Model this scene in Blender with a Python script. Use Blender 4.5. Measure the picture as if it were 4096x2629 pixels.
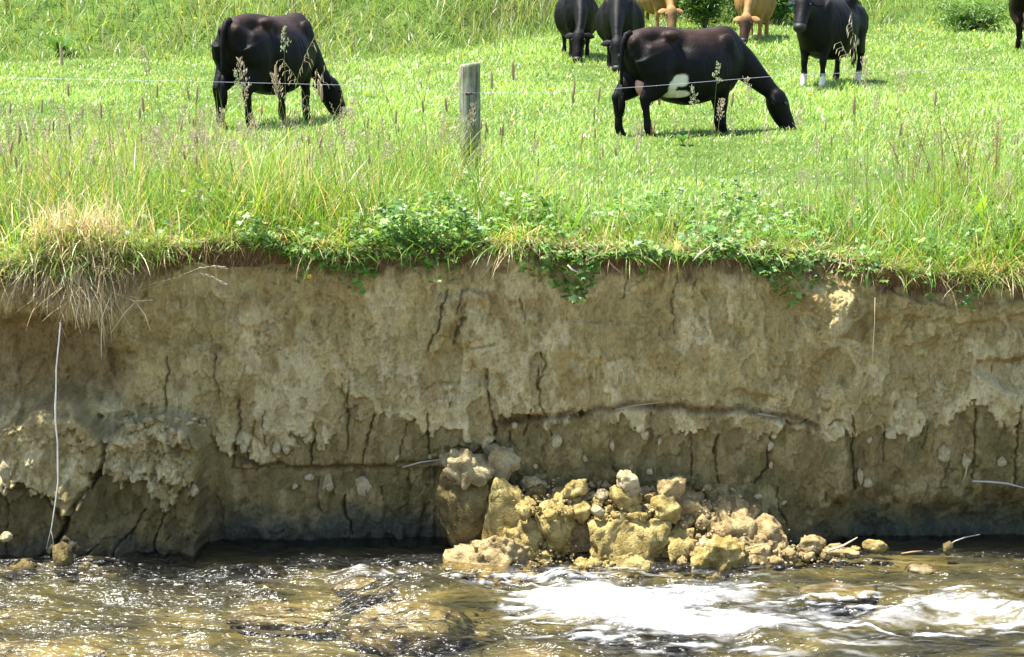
import bpy, bmesh, math, random
import numpy as np
from mathutils import Vector, Matrix, Quaternion

# ------------------------------------------------------------------ camera, sky, sun, exposure
scene = bpy.context.scene
for o in list(bpy.data.objects):
    bpy.data.objects.remove(o, do_unlink=True)
COL = scene.collection

CAM_H = 4.05                      # metres above the water
FPX = 8260.0                      # focal length in pixels of the 4096 px wide photograph
TH = math.atan(1434.5 / FPX)      # downward pitch
cam_d = bpy.data.cameras.new("camera")
cam = bpy.data.objects.new("camera", cam_d)
COL.objects.link(cam)
cam.location = (0, 0, CAM_H)
cam.rotation_euler = (math.pi / 2 - TH, 0, 0)
cam_d.sensor_width = 36.0
cam_d.lens = 36.0 * FPX / 4096.0
cam_d.clip_end = 500
scene.camera = cam

SUN_VEC = Vector((-0.36, 0.045, 1.0)).normalized()     # towards the sun: high, from the left, slightly behind the bank
SUN_EL = math.asin(SUN_VEC.z)
SUN_AZ = math.atan2(SUN_VEC.x, SUN_VEC.y)
world = bpy.data.worlds.new("World")
scene.world = world
world.use_nodes = True
wn = world.node_tree
wn.nodes.clear()
w_out = wn.nodes.new("ShaderNodeOutputWorld")
w_bg = wn.nodes.new("ShaderNodeBackground")
w_sky = wn.nodes.new("ShaderNodeTexSky")
w_sky.sky_type = 'NISHITA'
w_sky.sun_disc = False
w_sky.sun_elevation = SUN_EL
w_sky.sun_rotation = SUN_AZ
w_bg.inputs[1].default_value = 0.12
wn.links.new(w_sky.outputs[0], w_bg.inputs[0])
wn.links.new(w_bg.outputs[0], w_out.inputs[0])

sun_d = bpy.data.lights.new("sun", 'SUN')
sun_d.energy = 5.0
sun_d.angle = math.radians(0.53)
sun_d.color = (1.0, 0.96, 0.88)
sun = bpy.data.objects.new("sun", sun_d)
COL.objects.link(sun)
sun.location = (-10, 10, 30)
sun.rotation_euler = (-SUN_VEC).to_track_quat('-Z', 'Y').to_euler()

scene.view_settings.view_transform = 'Standard'
scene.view_settings.look = 'None'
scene.view_settings.gamma = 1.0
scene.view_settings.exposure = 1.72
scene.view_settings.use_curve_mapping = False
try:
    scene.cycles.max_bounces = 6
    scene.cycles.diffuse_bounces = 3
    scene.cycles.glossy_bounces = 3
    scene.cycles.transparent_max_bounces = 12
    scene.cycles.caustics_reflective = False
    scene.cycles.caustics_refractive = False
except Exception:
    pass

# ------------------------------------------------------------------ small maths helpers
_ct, _st = math.cos(TH), math.sin(TH)

def project(X, Y, Z):
    dy, dz = Y, Z - CAM_H
    dep = dy * _ct - dz * _st
    up = dy * _st + dz * _ct
    return 2048 + FPX * X / dep, 1314.5 - FPX * up / dep

def ray(u, v):
    a = (1314.5 - v) / FPX
    b = (u - 2048) / FPX
    return np.array([b, _ct + a * _st, -_st + a * _ct])

def atY(u, v, Y):
    d = ray(u, v); t = Y / d[1]
    return Vector((d[0] * t, Y, CAM_H + d[2] * t))

def atZ(u, v, z):
    d = ray(u, v); t = (z - CAM_H) / d[2]
    return Vector((d[0] * t, d[1] * t, z))

rng = np.random.default_rng(7)
rnd = random.Random(11)

def sstep(a, b, x):
    t = np.clip((x - a) / (b - a), 0, 1)
    return t * t * (3 - 2 * t)

def _hash(ix, iy, iz, seed):
    h = (ix.astype(np.int64) * 374761393 + iy.astype(np.int64) * 668265263 + iz.astype(np.int64) * 2147483647 + seed * 974634777) & 0xFFFFFFFF
    h = ((h ^ (h >> 13)) * 1274126177) & 0xFFFFFFFF
    h = ((h ^ (h >> 16)) * 2246822519) & 0xFFFFFFFF
    h = h ^ (h >> 15)
    return (h & 0xFFFFFF).astype(np.float64) / 0xFFFFFF

def noise2(x, y, seed=0):
    x = np.asarray(x, float); y = np.asarray(y, float)
    ix = np.floor(x); iy = np.floor(y)
    fx = x - ix; fy = y - iy
    fx = fx * fx * fx * (fx * (fx * 6 - 15) + 10); fy = fy * fy * fy * (fy * (fy * 6 - 15) + 10)
    ix = ix.astype(np.int64); iy = iy.astype(np.int64); z = np.zeros_like(ix)
    a = _hash(ix, iy, z, seed); b = _hash(ix + 1, iy, z, seed)
    c = _hash(ix, iy + 1, z, seed); d = _hash(ix + 1, iy + 1, z, seed)
    return ((a + (b - a) * fx) * (1 - fy) + (c + (d - c) * fx) * fy) * 2 - 1

def noise3(p, seed=0):
    i = np.floor(p); f = p - i
    f = f * f * (3 - 2 * f)
    i = i.astype(np.int64)
    r = 0
    for dx in (0, 1):
        wx = f[:, 0] if dx else 1 - f[:, 0]
        for dy in (0, 1):
            wy = f[:, 1] if dy else 1 - f[:, 1]
            for dz in (0, 1):
                wz = f[:, 2] if dz else 1 - f[:, 2]
                r = r + wx * wy * wz * _hash(i[:, 0] + dx, i[:, 1] + dy, i[:, 2] + dz, seed)
    return r * 2 - 1

def fbm2(x, y, oct=4, seed=0, gain=0.5):
    s = 0; a = 1; t = 0
    for k in range(oct):
        s = s + a * noise2(x * 2 ** k + 17.3 * k, y * 2 ** k - 9.1 * k, seed + k)
        t += a; a *= gain
    return s / t

def fbm3(p, oct=4, seed=0, gain=0.5):
    s = 0; a = 1; t = 0
    for k in range(oct):
        s = s + a * noise3(p * 2 ** k + 13.7 * k, seed + k)
        t += a; a *= gain
    return s / t

def cells(x, y, seed=0, jit=0.85):
    """nearest jittered cell: returns cell centre x, y, a random value, distance to border"""
    ix = np.floor(x).astype(np.int64); iy = np.floor(y).astype(np.int64); z = np.zeros_like(ix)
    best = np.full(x.shape, 1e9); sec = np.full(x.shape, 1e9); bx_ = np.zeros(x.shape); by_ = np.zeros(x.shape); rv = np.zeros(x.shape)
    for dx in (-1, 0, 1):
        for dy in (-1, 0, 1):
            cx_, cy_ = ix + dx, iy + dy
            qx = cx_ + .5 + jit * (_hash(cx_, cy_, z, seed) - .5); qy = cy_ + .5 + jit * (_hash(cx_, cy_, z, seed + 1) - .5)
            dd_ = (x - qx) ** 2 + (y - qy) ** 2
            nw = dd_ < best
            sec = np.where(nw, best, np.minimum(sec, dd_))
            best = np.where(nw, dd_, best); bx_ = np.where(nw, qx, bx_); by_ = np.where(nw, qy, by_); rv = np.where(nw, _hash(cx_, cy_, z, seed + 2), rv)
    return bx_, by_, rv, np.sqrt(sec) - np.sqrt(best)

def poly_sdf(px, py, poly):
    """signed distance, negative inside"""
    poly = np.asarray(poly, float)
    d = np.full(px.shape, 1e18); inside = np.zeros(px.shape, bool)
    n = len(poly)
    for i in range(n):
        ax, ay = poly[i]; bx, by = poly[(i + 1) % n]
        ex, ey = bx - ax, by - ay
        t = np.clip(((px - ax) * ex + (py - ay) * ey) / (ex * ex + ey * ey + 1e-12), 0, 1)
        d = np.minimum(d, (px - ax - t * ex) ** 2 + (py - ay - t * ey) ** 2)
        c = ((ay > py) != (by > py)) & (px < (bx - ax) * (py - ay) / (by - ay + 1e-12) + ax)
        inside ^= c
    return np.where(inside, -1, 1) * np.sqrt(d)

def line_dist(px, py, pts):
    d = np.full(px.shape, 1e18)
    for i in range(len(pts) - 1):
        ax, ay = pts[i]; bx, by = pts[i + 1]
        ex, ey = bx - ax, by - ay
        t = np.clip(((px - ax) * ex + (py - ay) * ey) / (ex * ex + ey * ey + 1e-12), 0, 1)
        d = np.minimum(d, (px - ax - t * ex) ** 2 + (py - ay - t * ey) ** 2)
    return np.sqrt(d)

# ------------------------------------------------------------------ object helpers
def tag(o, label=None, cat=None, group=None, kind=None):
    if label: o["label"] = label
    if cat: o["category"] = cat
    if group: o["group"] = group
    if kind: o["kind"] = kind
    return o

def link(o, parent=None):
    COL.objects.link(o)
    if parent is not None:
        o.parent = parent
    return o

def empty(name, loc=(0, 0, 0), rz=0.0):
    o = bpy.data.objects.new(name, None)
    o.empty_display_size = 0.05
    o.location = loc
    o.rotation_euler = (0, 0, rz)
    return link(o)

def np_mesh(name, verts, loops, starts, totals, mat=None, col=None, smooth=True, extra=None):
    me = bpy.data.meshes.new(name)
    nv = len(verts)
    me.vertices.add(nv)
    me.vertices.foreach_set("co", np.ascontiguousarray(verts, np.float32).ravel())
    me.loops.add(len(loops))
    me.loops.foreach_set("vertex_index", np.ascontiguousarray(loops, np.int32))
    me.polygons.add(len(starts))
    me.polygons.foreach_set("loop_start", np.ascontiguousarray(starts, np.int32))
    try:
        me.polygons.foreach_set("loop_total", np.ascontiguousarray(totals, np.int32))
    except Exception:
        pass
    me.polygons.foreach_set("use_smooth", np.full(len(starts), smooth, bool))
    me.update(calc_edges=True)
    me.validate()
    if col is not None:
        at = me.color_attributes.new("Col", 'FLOAT_COLOR', 'POINT')
        c4 = np.ones((nv, 4), np.float32); c4[:, :3] = col
        at.data.foreach_set("color", c4.ravel())
    if extra:
        for k, a in extra.items():
            at = me.attributes.new(k, 'FLOAT', 'POINT')
            at.data.foreach_set("value", np.ascontiguousarray(a, np.float32))
    if mat is not None:
        me.materials.append(mat)
    return me

def quads_mesh(name, verts, quads, **kw):
    quads = np.asarray(quads, np.int32)
    n = quads.shape[1]
    return np_mesh(name, verts, quads.ravel(), np.arange(len(quads)) * n, np.full(len(quads), n), **kw)

def mixed_mesh(name, verts, q, t, **kw):
    q = np.asarray(q, np.int32).reshape(-1, 4); t = np.asarray(t, np.int32).reshape(-1, 3)
    loops = np.concatenate([q.ravel(), t.ravel()])
    starts = np.concatenate([np.arange(len(q)) * 4, len(q) * 4 + np.arange(len(t)) * 3])
    tot = np.concatenate([np.full(len(q), 4), np.full(len(t), 3)])
    return np_mesh(name, verts, loops, starts, tot, **kw)

def grid_quads(nx, ny):
    i = np.arange(nx - 1)[None, :]; j = np.arange(ny - 1)[:, None]
    a = (j * nx + i).ravel()
    return np.stack([a, a + 1, a + 1 + nx, a + nx], 1)

def mobj(name, me, parent=None):
    return link(bpy.data.objects.new(name, me), parent)

class MB:
    """collects tubes and polygons into one mesh"""
    def __init__(self):
        self.v = []; self.f = []
    def tube(self, pts, rad, n=6, cap=True, lateral=None, flat=None):
        """pts list of vectors, rad list of radii or (lateral, other) pairs"""
        pts = [Vector(p) for p in pts]
        base = len(self.v)
        m = len(pts)
        prev = None
        for i, p in enumerate(pts):
            t = (pts[min(i + 1, m - 1)] - pts[max(i - 1, 0)])
            if t.length < 1e-9: t = Vector((0, 0, 1))
            t.normalize()
            if lateral is not None:
                a = Vector(lateral)
            elif prev is None:
                a = t.cross(Vector((0, 0, 1)))
                if a.length < 0.1: a = t.cross(Vector((1, 0, 0)))
            else:
                a = prev
            a = (a - t * a.dot(t)); a.normalize()
            prev = a
            b = t.cross(a)
            r = rad[i] if isinstance(rad, (list, tuple)) else rad
            ra, rb = r if isinstance(r, (list, tuple)) else (r, r)
            for k in range(n):
                an = 2 * math.pi * k / n
                self.v.append(p + a * (math.cos(an) * ra) + b * (math.sin(an) * rb))
        for i in range(m - 1):
            for k in range(n):
                k2 = (k + 1) % n
                self.f.append((base + i * n + k, base + i * n + k2, base + (i + 1) * n + k2, base + (i + 1) * n + k))
        if cap:
            self.f.append(tuple(base + k for k in reversed(range(n))))
            self.f.append(tuple(base + (m - 1) * n + k for k in range(n)))
        return self
    def ball(self, c, r, seg=10, rings=7, rot=None):
        base = len(self.v)
        c = Vector(c); r = Vector(r) if not isinstance(r, (int, float)) else Vector((r, r, r))
        for i in range(1, rings):
            ph = math.pi * i / rings
            for k in range(seg):
                an = 2 * math.pi * k / seg
                d = Vector((math.sin(ph) * math.cos(an) * r.x, math.sin(ph) * math.sin(an) * r.y, math.cos(ph) * r.z))
                if rot: d = rot @ d
                self.v.append(c + d)
        dz = Vector((0, 0, r.z))
        if rot: dz = rot @ dz
        top = len(self.v); self.v.append(c + dz)
        bot = len(self.v); self.v.append(c - dz)
        for i in range(rings - 2):
            for k in range(seg):
                k2 = (k + 1) % seg
                self.f.append((base + i * seg + k, base + (i + 1) * seg + k, base + (i + 1) * seg + k2, base + i * seg + k2))
        for k in range(seg):
            k2 = (k + 1) % seg
            self.f.append((top, base + k, base + k2))
            e = base + (rings - 2) * seg
            self.f.append((bot, e + k2, e + k))
        return self
    def poly(self, pts):
        base = len(self.v)
        self.v += [Vector(p) for p in pts]
        self.f.append(tuple(range(base, base + len(pts))))
    def strip(self, pts, wid, side):
        """flat tapering ribbon along pts"""
        base = len(self.v)
        for p, w, s in zip(pts, wid, side):
            p = Vector(p); s = Vector(s)
            self.v.append(p - s * w); self.v.append(p + s * w)
        for i in range(len(pts) - 1):
            a = base + 2 * i
            self.f.append((a, a + 1, a + 3, a + 2))
    def mesh(self, name, mat=None, smooth=True, col=None):
        me = bpy.data.meshes.new(name)
        me.from_pydata([tuple(v) for v in self.v], [], self.f)
        me.update()
        me.polygons.foreach_set("use_smooth", [smooth] * len(me.polygons))
        if col is not None:
            at = me.color_attributes.new("Col", 'FLOAT_COLOR', 'POINT')
            c4 = np.ones((len(me.vertices), 4), np.float32); c4[:, :3] = col
            at.data.foreach_set("color", c4.ravel())
        if mat: me.materials.append(mat)
        return me

# ------------------------------------------------------------------ materials
def new_mat(name):
    m = bpy.data.materials.new(name)
    m.use_nodes = True
    nt = m.node_tree
    nt.nodes.clear()
    out = nt.nodes.new("ShaderNodeOutputMaterial")
    return m, nt, out

def N(nt, t, **kw):
    n = nt.nodes.new(t)
    for k, v in kw.items():
        if hasattr(n, k) and not k[0].isupper():
            setattr(n, k, v)
    return n

def setin(n, **kw):
    for k, v in kw.items():
        n.inputs[k.replace("_", " ")].default_value = v

def ramp(nt, stops, interp='LINEAR'):
    r = nt.nodes.new("ShaderNodeValToRGB")
    r.color_ramp.interpolation = interp
    el = r.color_ramp.elements
    while len(el) > 1: el.remove(el[-1])
    el[0].position = stops[0][0]; el[0].color = (*stops[0][1], 1)
    for p, c in stops[1:]:
        e = el.new(p); e.color = (*c, 1)
    return r

def mapping(nt, scale=(1, 1, 1), coord='Object'):
    tc = nt.nodes.new("ShaderNodeTexCoord")
    mp = nt.nodes.new("ShaderNodeMapping")
    mp.inputs['Scale'].default_value = scale
    nt.links.new(tc.outputs[coord], mp.inputs[0])
    return mp

def tex_noise(nt, vec, scale, detail=6, rough=0.6):
    n = nt.nodes.new("ShaderNodeTexNoise")
    n.inputs['Scale'].default_value = scale
    n.inputs['Detail'].default_value = detail
    n.inputs['Roughness'].default_value = rough
    nt.links.new(vec.outputs[0], n.inputs['Vector'])
    return n

def mix_rgb(nt, mode, fac, a, b):
    m = nt.nodes.new("ShaderNodeMix")
    m.data_type = 'RGBA'; m.blend_type = mode
    for sock, v in ((m.inputs[0], fac), (m.inputs[6], a), (m.inputs[7], b)):
        if isinstance(v, (int, float)): sock.default_value = v
        elif isinstance(v, tuple): sock.default_value = (*v, 1)
        else: nt.links.new(v, sock)
    return m

def mat_simple(name, color, rough=0.7, var=0.25, scale=30, bump=0.0, spec=0.3, stretch=(1, 1, 1)):
    m, nt, out = new_mat(name)
    b = N(nt, "ShaderNodeBsdfPrincipled")
    setin(b, Roughness=rough, Specular_IOR_Level=spec)
    mp = mapping(nt, stretch)
    nz = tex_noise(nt, mp, scale)
    lo = tuple(c * (1 - var) for c in color); hi = tuple(min(1, c * (1 + var)) for c in color)
    r = ramp(nt, [(0.3, lo), (0.7, hi)])
    nt.links.new(nz.outputs[0], r.inputs[0])
    nt.links.new(r.outputs[0], b.inputs['Base Color'])
    if bump:
        bp = N(nt, "ShaderNodeBump"); setin(bp, Strength=bump, Distance=0.02)
        nt.links.new(nz.outputs[0], bp.inputs['Height'])
        nt.links.new(bp.outputs[0], b.inputs['Normal'])
    nt.links.new(b.outputs[0], out.inputs[0])
    return m

def mat_leaf(name, trans=0.42, rough=0.42, spec=0.45, warm=(1.25, 1.15, 0.55)):
    """thin plant tissue: surface colour from the Col attribute, light passes through"""
    m, nt, out = new_mat(name)
    at = N(nt, "ShaderNodeAttribute"); at.attribute_name = "Col"
    b = N(nt, "ShaderNodeBsdfPrincipled")
    setin(b, Roughness=rough, Specular_IOR_Level=spec)
    tr = N(nt, "ShaderNodeBsdfTranslucent")
    mul = mix_rgb(nt, 'MULTIPLY', 1.0, at.outputs[0], warm)
    mul.clamp_result = False
    nt.links.new(at.outputs[0], b.inputs['Base Color'])
    nt.links.new(mul.outputs[2], tr.inputs[0])
    mx = N(nt, "ShaderNodeMixShader"); mx.inputs[0].default_value = trans
    nt.links.new(b.outputs[0], mx.inputs[1]); nt.links.new(tr.outputs[0], mx.inputs[2])
    nt.links.new(mx.outputs[0], out.inputs[0])
    return m

M = {}
M['leaf'] = mat_leaf("leaf_tissue")
M['blade'] = mat_leaf("grass_blade", trans=0.45, rough=0.4, spec=0.5)
M['straw'] = mat_leaf("dry_straw", trans=0.25, rough=0.5, spec=0.4, warm=(1.1, 1.0, 0.8))

# earth: colour attribute times grain
def mat_earth(name, attr=True, color=(0.4, 0.33, 0.18), color2=(0.25, 0.19, 0.09), grain=1.0, wet=None, streak=(1, 1, 1)):
    m, nt, out = new_mat(name)
    b = N(nt, "ShaderNodeBsdfPrincipled")
    setin(b, Roughness=0.92, Specular_IOR_Level=0.15)
    mp = mapping(nt, streak)
    n1 = tex_noise(nt, mp, 9 * grain, 6, 0.65)
    n2 = tex_noise(nt, mp, 55 * grain, 3, 0.7)
    vor = N(nt, "ShaderNodeTexVoronoi"); vor.feature = 'DISTANCE_TO_EDGE'; vor.inputs['Scale'].default_value = 26 * grain
    warp = mix_rgb(nt, 'LINEAR_LIGHT', 0.06, mp.outputs[0], n2.outputs[1])
    nt.links.new(warp.outputs[2], vor.inputs['Vector'])
    if attr:
        at = N(nt, "ShaderNodeAttribute"); at.attribute_name = "Col"
        base = at.outputs[0]
    else:
        r0 = ramp(nt, [(0.38, color2), (0.62, color)])
        nt.links.new(n1.outputs[0], r0.inputs[0])
        base = r0.outputs[0]
    r1 = ramp(nt, [(0.28, (0.62, 0.58, 0.5)), (0.5, (0.95, 0.95, 0.95)), (0.75, (1.2, 1.18, 1.1))])
    nt.links.new(n1.outputs[0], r1.inputs[0])
    r2 = ramp(nt, [(0.3, (0.7, 0.67, 0.6)), (0.55, (1, 1, 1)), (0.8, (1.15, 1.15, 1.12))])
    nt.links.new(n2.outputs[0], r2.inputs[0])
    m1 = mix_rgb(nt, 'MULTIPLY', 0.85, base, r1.outputs[0])
    m2 = mix_rgb(nt, 'MULTIPLY', 0.8, m1.outputs[2], r2.outputs[0])
    rv = ramp(nt, [(0.0, (0.55, 0.5, 0.42)), (0.035, (1, 1, 1))])
    nt.links.new(vor.outputs['Distance'], rv.inputs[0])
    m3 = mix_rgb(nt, 'MULTIPLY', 0.35, m2.outputs[2], rv.outputs[0])
    nt.links.new(m3.outputs[2], b.inputs['Base Color'])
    add = N(nt, "ShaderNodeMath"); add.operation = 'ADD'
    nt.links.new(n1.outputs[0], add.inputs[0]); nt.links.new(n2.outputs[0], add.inputs[1])
    bp = N(nt, "ShaderNodeBump"); setin(bp, Strength=0.7, Distance=0.025)
    nt.links.new(add.outputs[0], bp.inputs['Height'])
    nt.links.new(bp.outputs[0], b.inputs['Normal'])
    nt.links.new(b.outputs[0], out.inputs[0])
    return m

M['bank'] = mat_earth("bank_earth", streak=(1, 1, 0.55))
M['ochre'] = mat_earth("ochre_clay", attr=False, color=(0.40, 0.315, 0.125), color2=(0.24, 0.178, 0.055))
M['brownclod'] = mat_earth("brown_clay", attr=False, color=(0.39, 0.30, 0.15), color2=(0.25, 0.18, 0.08))
M['paleclod'] = mat_earth("pale_crust", attr=False, color=(0.42, 0.36, 0.22), color2=(0.30, 0.24, 0.13))
M['oliveclod'] = mat_earth("olive_damp_clay", attr=False, color=(0.18, 0.14, 0.055), color2=(0.105, 0.078, 0.03))
M['greyclod'] = mat_earth("grey_clay", attr=False, color=(0.38, 0.32, 0.18), color2=(0.25, 0.20, 0.10))

# ------------------------------------------------------------------ terrain shape
BANK_Y = 14.42
_eu = np.array([-4000, 0, 300, 700, 1000, 1200, 1500, 1800, 2100, 2400, 2700, 3000, 3300, 3500, 3800, 4096, 8000], float)
_ev = np.array([1040, 1035, 1010, 965, 950, 985, 1000, 985, 975, 985, 1005, 1010, 1035, 1070, 1095, 1080, 1060], float)
_ex = (_eu - 2048) * 14.6 / FPX
_ez = np.array([atY(2048, v, BANK_Y).z for v in _ev])

def edge_z(X):
    X = np.asarray(X, float)
    return np.interp(X, _ex, _ez) + 0.025 * fbm2(X * 1.7, X * 0 + 3.3, 3, 5)

def edge_y(X):
    """how far out the sod lip stands (world Y of the lip)"""
    X = np.asarray(X, float)
    o = 0.07 + 0.085 * fbm2(X * 1.3, X * 0 + 8.1, 3, 9) + 0.03 * fbm2(X * 6, X * 0 + 2.1, 2, 12)
    o = o + 0.27 * np.exp(-((X + 3.05) / 0.75) ** 2) + 0.06 * np.exp(-((X + 1.9) / 0.5) ** 2) + 0.05 * np.exp(-((X - 2.9) / 0.5) ** 2)
    o = o - 0.13 * np.exp(-((X - 2.27) / 0.26) ** 2) - 0.05 * np.exp(-((X - 1.6) / 0.15) ** 2)
    return BANK_Y - o

def far_start(X):
    X = np.asarray(X, float)
    return 37.6 + 7.0 * sstep(-2.0, 3.0, X) + 0.9 * fbm2(X * 0.3, X * 0 + 1.0, 3, 21)

def ground_z(X, Y):
    X = np.asarray(X, float); Y = np.asarray(Y, float)
    w = sstep(14.3, 16.8, Y)
    far = np.interp(Y, [20, 25, 32, 38, 42, 46, 60, 100], [2.1, 2.18, 2.32, 2.48, 2.72, 2.9, 3.5, 5.0])
    z = edge_z(X) * (1 - w) + far * w
    z = z + 0.035 * fbm2(X * 0.5, Y * 0.5, 3, 31) * w
    z = z + np.maximum(0, Y - far_start(X)) * 0.27 * sstep(0, 3, Y - far_start(X))
    return z

def ground_pt(u, v):
    d_ = ray(u, v); t = np.linspace(13, 90, 3000) / d_[1]
    below = (CAM_H + d_[2] * t) < ground_z(d_[0] * t, d_[1] * t)
    i = int(np.argmax(below)) if below.any() else len(t) - 1
    return Vector((d_[0] * t[i], d_[1] * t[i], float(ground_z(d_[0] * t[i], d_[1] * t[i]))))

# field: one sheet from the sod lip to far behind
gx = np.concatenate([np.linspace(-60, -6, 40), np.linspace(-5.8, 5.8, 240), np.linspace(6, 60, 40)])
gyn = np.concatenate([np.linspace(0, 1.5, 16), np.linspace(1.7, 6, 20), np.linspace(6.6, 32, 60), np.linspace(33, 75, 50)])
GX, GT = np.meshgrid(gx, gyn)
GY = edge_y(GX) + GT
GZ = ground_z(GX, GY)
lipx = gx; lipy = edge_y(gx); lipz = ground_z(gx, lipy)
rows = [np.stack([gx, lipy + 0.16 + 0.03 * noise2(gx * 9, gx * 0, 3), lipz - 0.17 - 0.05 * noise2(gx * 5, gx * 0 + 2, 4)], 1),
        np.stack([gx, lipy + 0.05 + 0.03 * noise2(gx * 11, gx * 0, 5), lipz - 0.10 - 0.03 * noise2(gx * 8, gx * 0 + 2, 6)], 1),
        np.stack([gx, lipy + 0.01, lipz - 0.035], 1)]
V = np.concatenate(rows + [np.stack([GX.ravel(), GY.ravel(), GZ.ravel()], 1)])
m, nt, out = new_mat("turf_soil")
b = N(nt, "ShaderNodeBsdfPrincipled"); setin(b, Roughness=0.95, Specular_IOR_Level=0.1)
mp = mapping(nt); n1 = tex_noise(nt, mp, 2.2, 8, 0.65); n2 = tex_noise(nt, mp, 40, 5, 0.7)
r1 = ramp(nt, [(0.3, (0.055, 0.10, 0.018)), (0.5, (0.09, 0.16, 0.03)), (0.72, (0.15, 0.20, 0.05))])
nt.links.new(n1.outputs[0], r1.inputs[0])
r2 = ramp(nt, [(0.3, (0.5, 0.5, 0.45)), (0.7, (1.2, 1.2, 1.1))]); nt.links.new(n2.outputs[0], r2.inputs[0])
mm = mix_rgb(nt, 'MULTIPLY', 1.0, r1.outputs[0], r2.outputs[0])
# brown topsoil on the lip where the sod has been cut by the river
geo = N(nt, "ShaderNodeNewGeometry"); sx = N(nt, "ShaderNodeSeparateXYZ"); nt.links.new(geo.outputs['True Normal'], sx.inputs[0])
rr = ramp(nt, [(0.55, (1, 1, 1)), (0.8, (0, 0, 0))]); nt.links.new(sx.outputs[2], rr.inputs[0])
mm2 = mix_rgb(nt, 'MIX', rr.outputs[0], mm.outputs[2], (0.13, 0.085, 0.04))
nt.links.new(mm2.outputs[2], b.inputs['Base Color'])
bp = N(nt, "ShaderNodeBump"); setin(bp, Strength=0.8, Distance=0.04); nt.links.new(n2.outputs[0], bp.inputs['Height']); nt.links.new(bp.outputs[0], b.inputs['Normal'])
nt.links.new(b.outputs[0], out.inputs[0]); M['turf'] = m
field = mobj("field", quads_mesh("field", V, grid_quads(len(gx), len(gyn) + 3)[:, ::-1], mat=M['turf']))
tag(field, "bright green pasture above the eroded river bank", kind="structure")

# ------------------------------------------------------------------ the eroded bank face
bx = np.concatenate([np.linspace(-16, -4.7, 50), np.linspace(-4.65, 4.65, 1120), np.linspace(4.7, 16, 50)])
nb = 255
tt = np.linspace(0, 1, nb)
BX, BT = np.meshgrid(bx, tt)
zt = edge_z(BX) - 0.05
BZ = -0.35 + BT * (zt + 0.35)
U, W = project(BX, np.full(BX.shape, BANK_Y), BZ)

def wob(x, y, a, s, seed):
    return a * fbm2(x / s, y / s, 3, seed)

d = np.zeros(BX.shape)                           # outward offset, metres
d += 0.06 * fbm2(BX * 1.1, BZ * 0.7, 3, 41) + 0.034 * fbm2(BX * 5.0, BZ * 2.6, 4, 44)
d += 0.010 * fbm2(BX * 17, BZ * 9, 3, 47, 0.6)
d += 0.05 * (1 - BZ / 2.1)                         # slight batter
# crust: pale weathered skin that has peeled off below a ragged line
cu = [-3000, 0, 840, 950, 1100, 1200, 1300, 1400, 1480, 1600, 1700, 1800, 1900, 1975, 1990, 2100, 2300, 2500, 2700, 2900, 3100, 3250, 3400, 3500, 3600, 3700, 3800, 3900, 4000, 4096, 7000]
cv = [1750, 1700, 1750, 1800, 1830, 1730, 1790, 1640, 1720, 1640, 1740, 1690, 1790, 1800, 1640, 1650, 1680, 1665, 1740, 1705, 1745, 1720, 1750, 1690, 1780, 1680, 1670, 1600, 1700, 1720, 1700]
Uj = U + 9 * noise2(U / 13, W / 13, 54); Wj = W + 9 * noise2(U / 13, W / 13, 55)
k1u, k1v, k1r, k1e = cells(Uj / 20, Wj / 30, 301)
k2u, k2v, k2r, k2e = cells(Uj / 44, Wj / 75, 311)
k3u, k3v, k3r, k3e = cells(Uj / 11, Wj / 12, 321)
Uc, Wc = k1u * 20, k1v * 30
k4r_ = cells(Uj / 58, Wj / 50, 341)[2]
_, _, k5r, k5e = cells((Uj + 14 * noise2(U / 40, W / 40, 59)) / 105, (Wj + 14 * noise2(U / 40, W / 40, 61)) / 170, 351)
def crust_edge(u_, w_):
    return np.interp(u_, cu, cv) + 40 * noise2(u_ / 75, w_ / 150, 51) + 22 * noise2(u_ / 30, w_ / 45, 52) + 14 * noise2(u_ / 14, w_ / 18, 53)
ce = crust_edge(U, W)
cr = sstep(5, -5, Wc - crust_edge(Uc, Wc) + 0.25 * (W - Wc))
d += 0.045 * cr
# the face is made of small crumbs and plates
d += cr * (0.040 * (k5r - .5) * np.minimum(1, k5e * 6) + 0.020 * (k2r - .5) + 0.011 * (k1r - .5) + 0.005 * (k3r - .5)) + (1 - cr) * (0.022 * (k2r - .5) + 0.010 * (k1r - .5) + 0.005 * (k3r - .5) + 0.030 * fbm2(U / 38, W / 150, 3, 58))
d -= cr * 0.010 * (sstep(.16, 0, k1e) * sstep(.35, .75, noise2(U / 70, W / 70, 57) * .5 + .5)) + 0.005 * sstep(.2, 0, k3e) * cr
# spalled pockets in the crust
sp = fbm2(U / 120, W / 210, 4, 60)
pock = sstep(0.22, 0.27, sp) * cr * sstep(1120, 1200, W)
d -= 0.020 * pock
sp2 = fbm2(U / 55, W / 95, 3, 66)
pock2 = sstep(0.33, 0.38, sp2) * cr
d -= 0.013 * pock2
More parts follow.
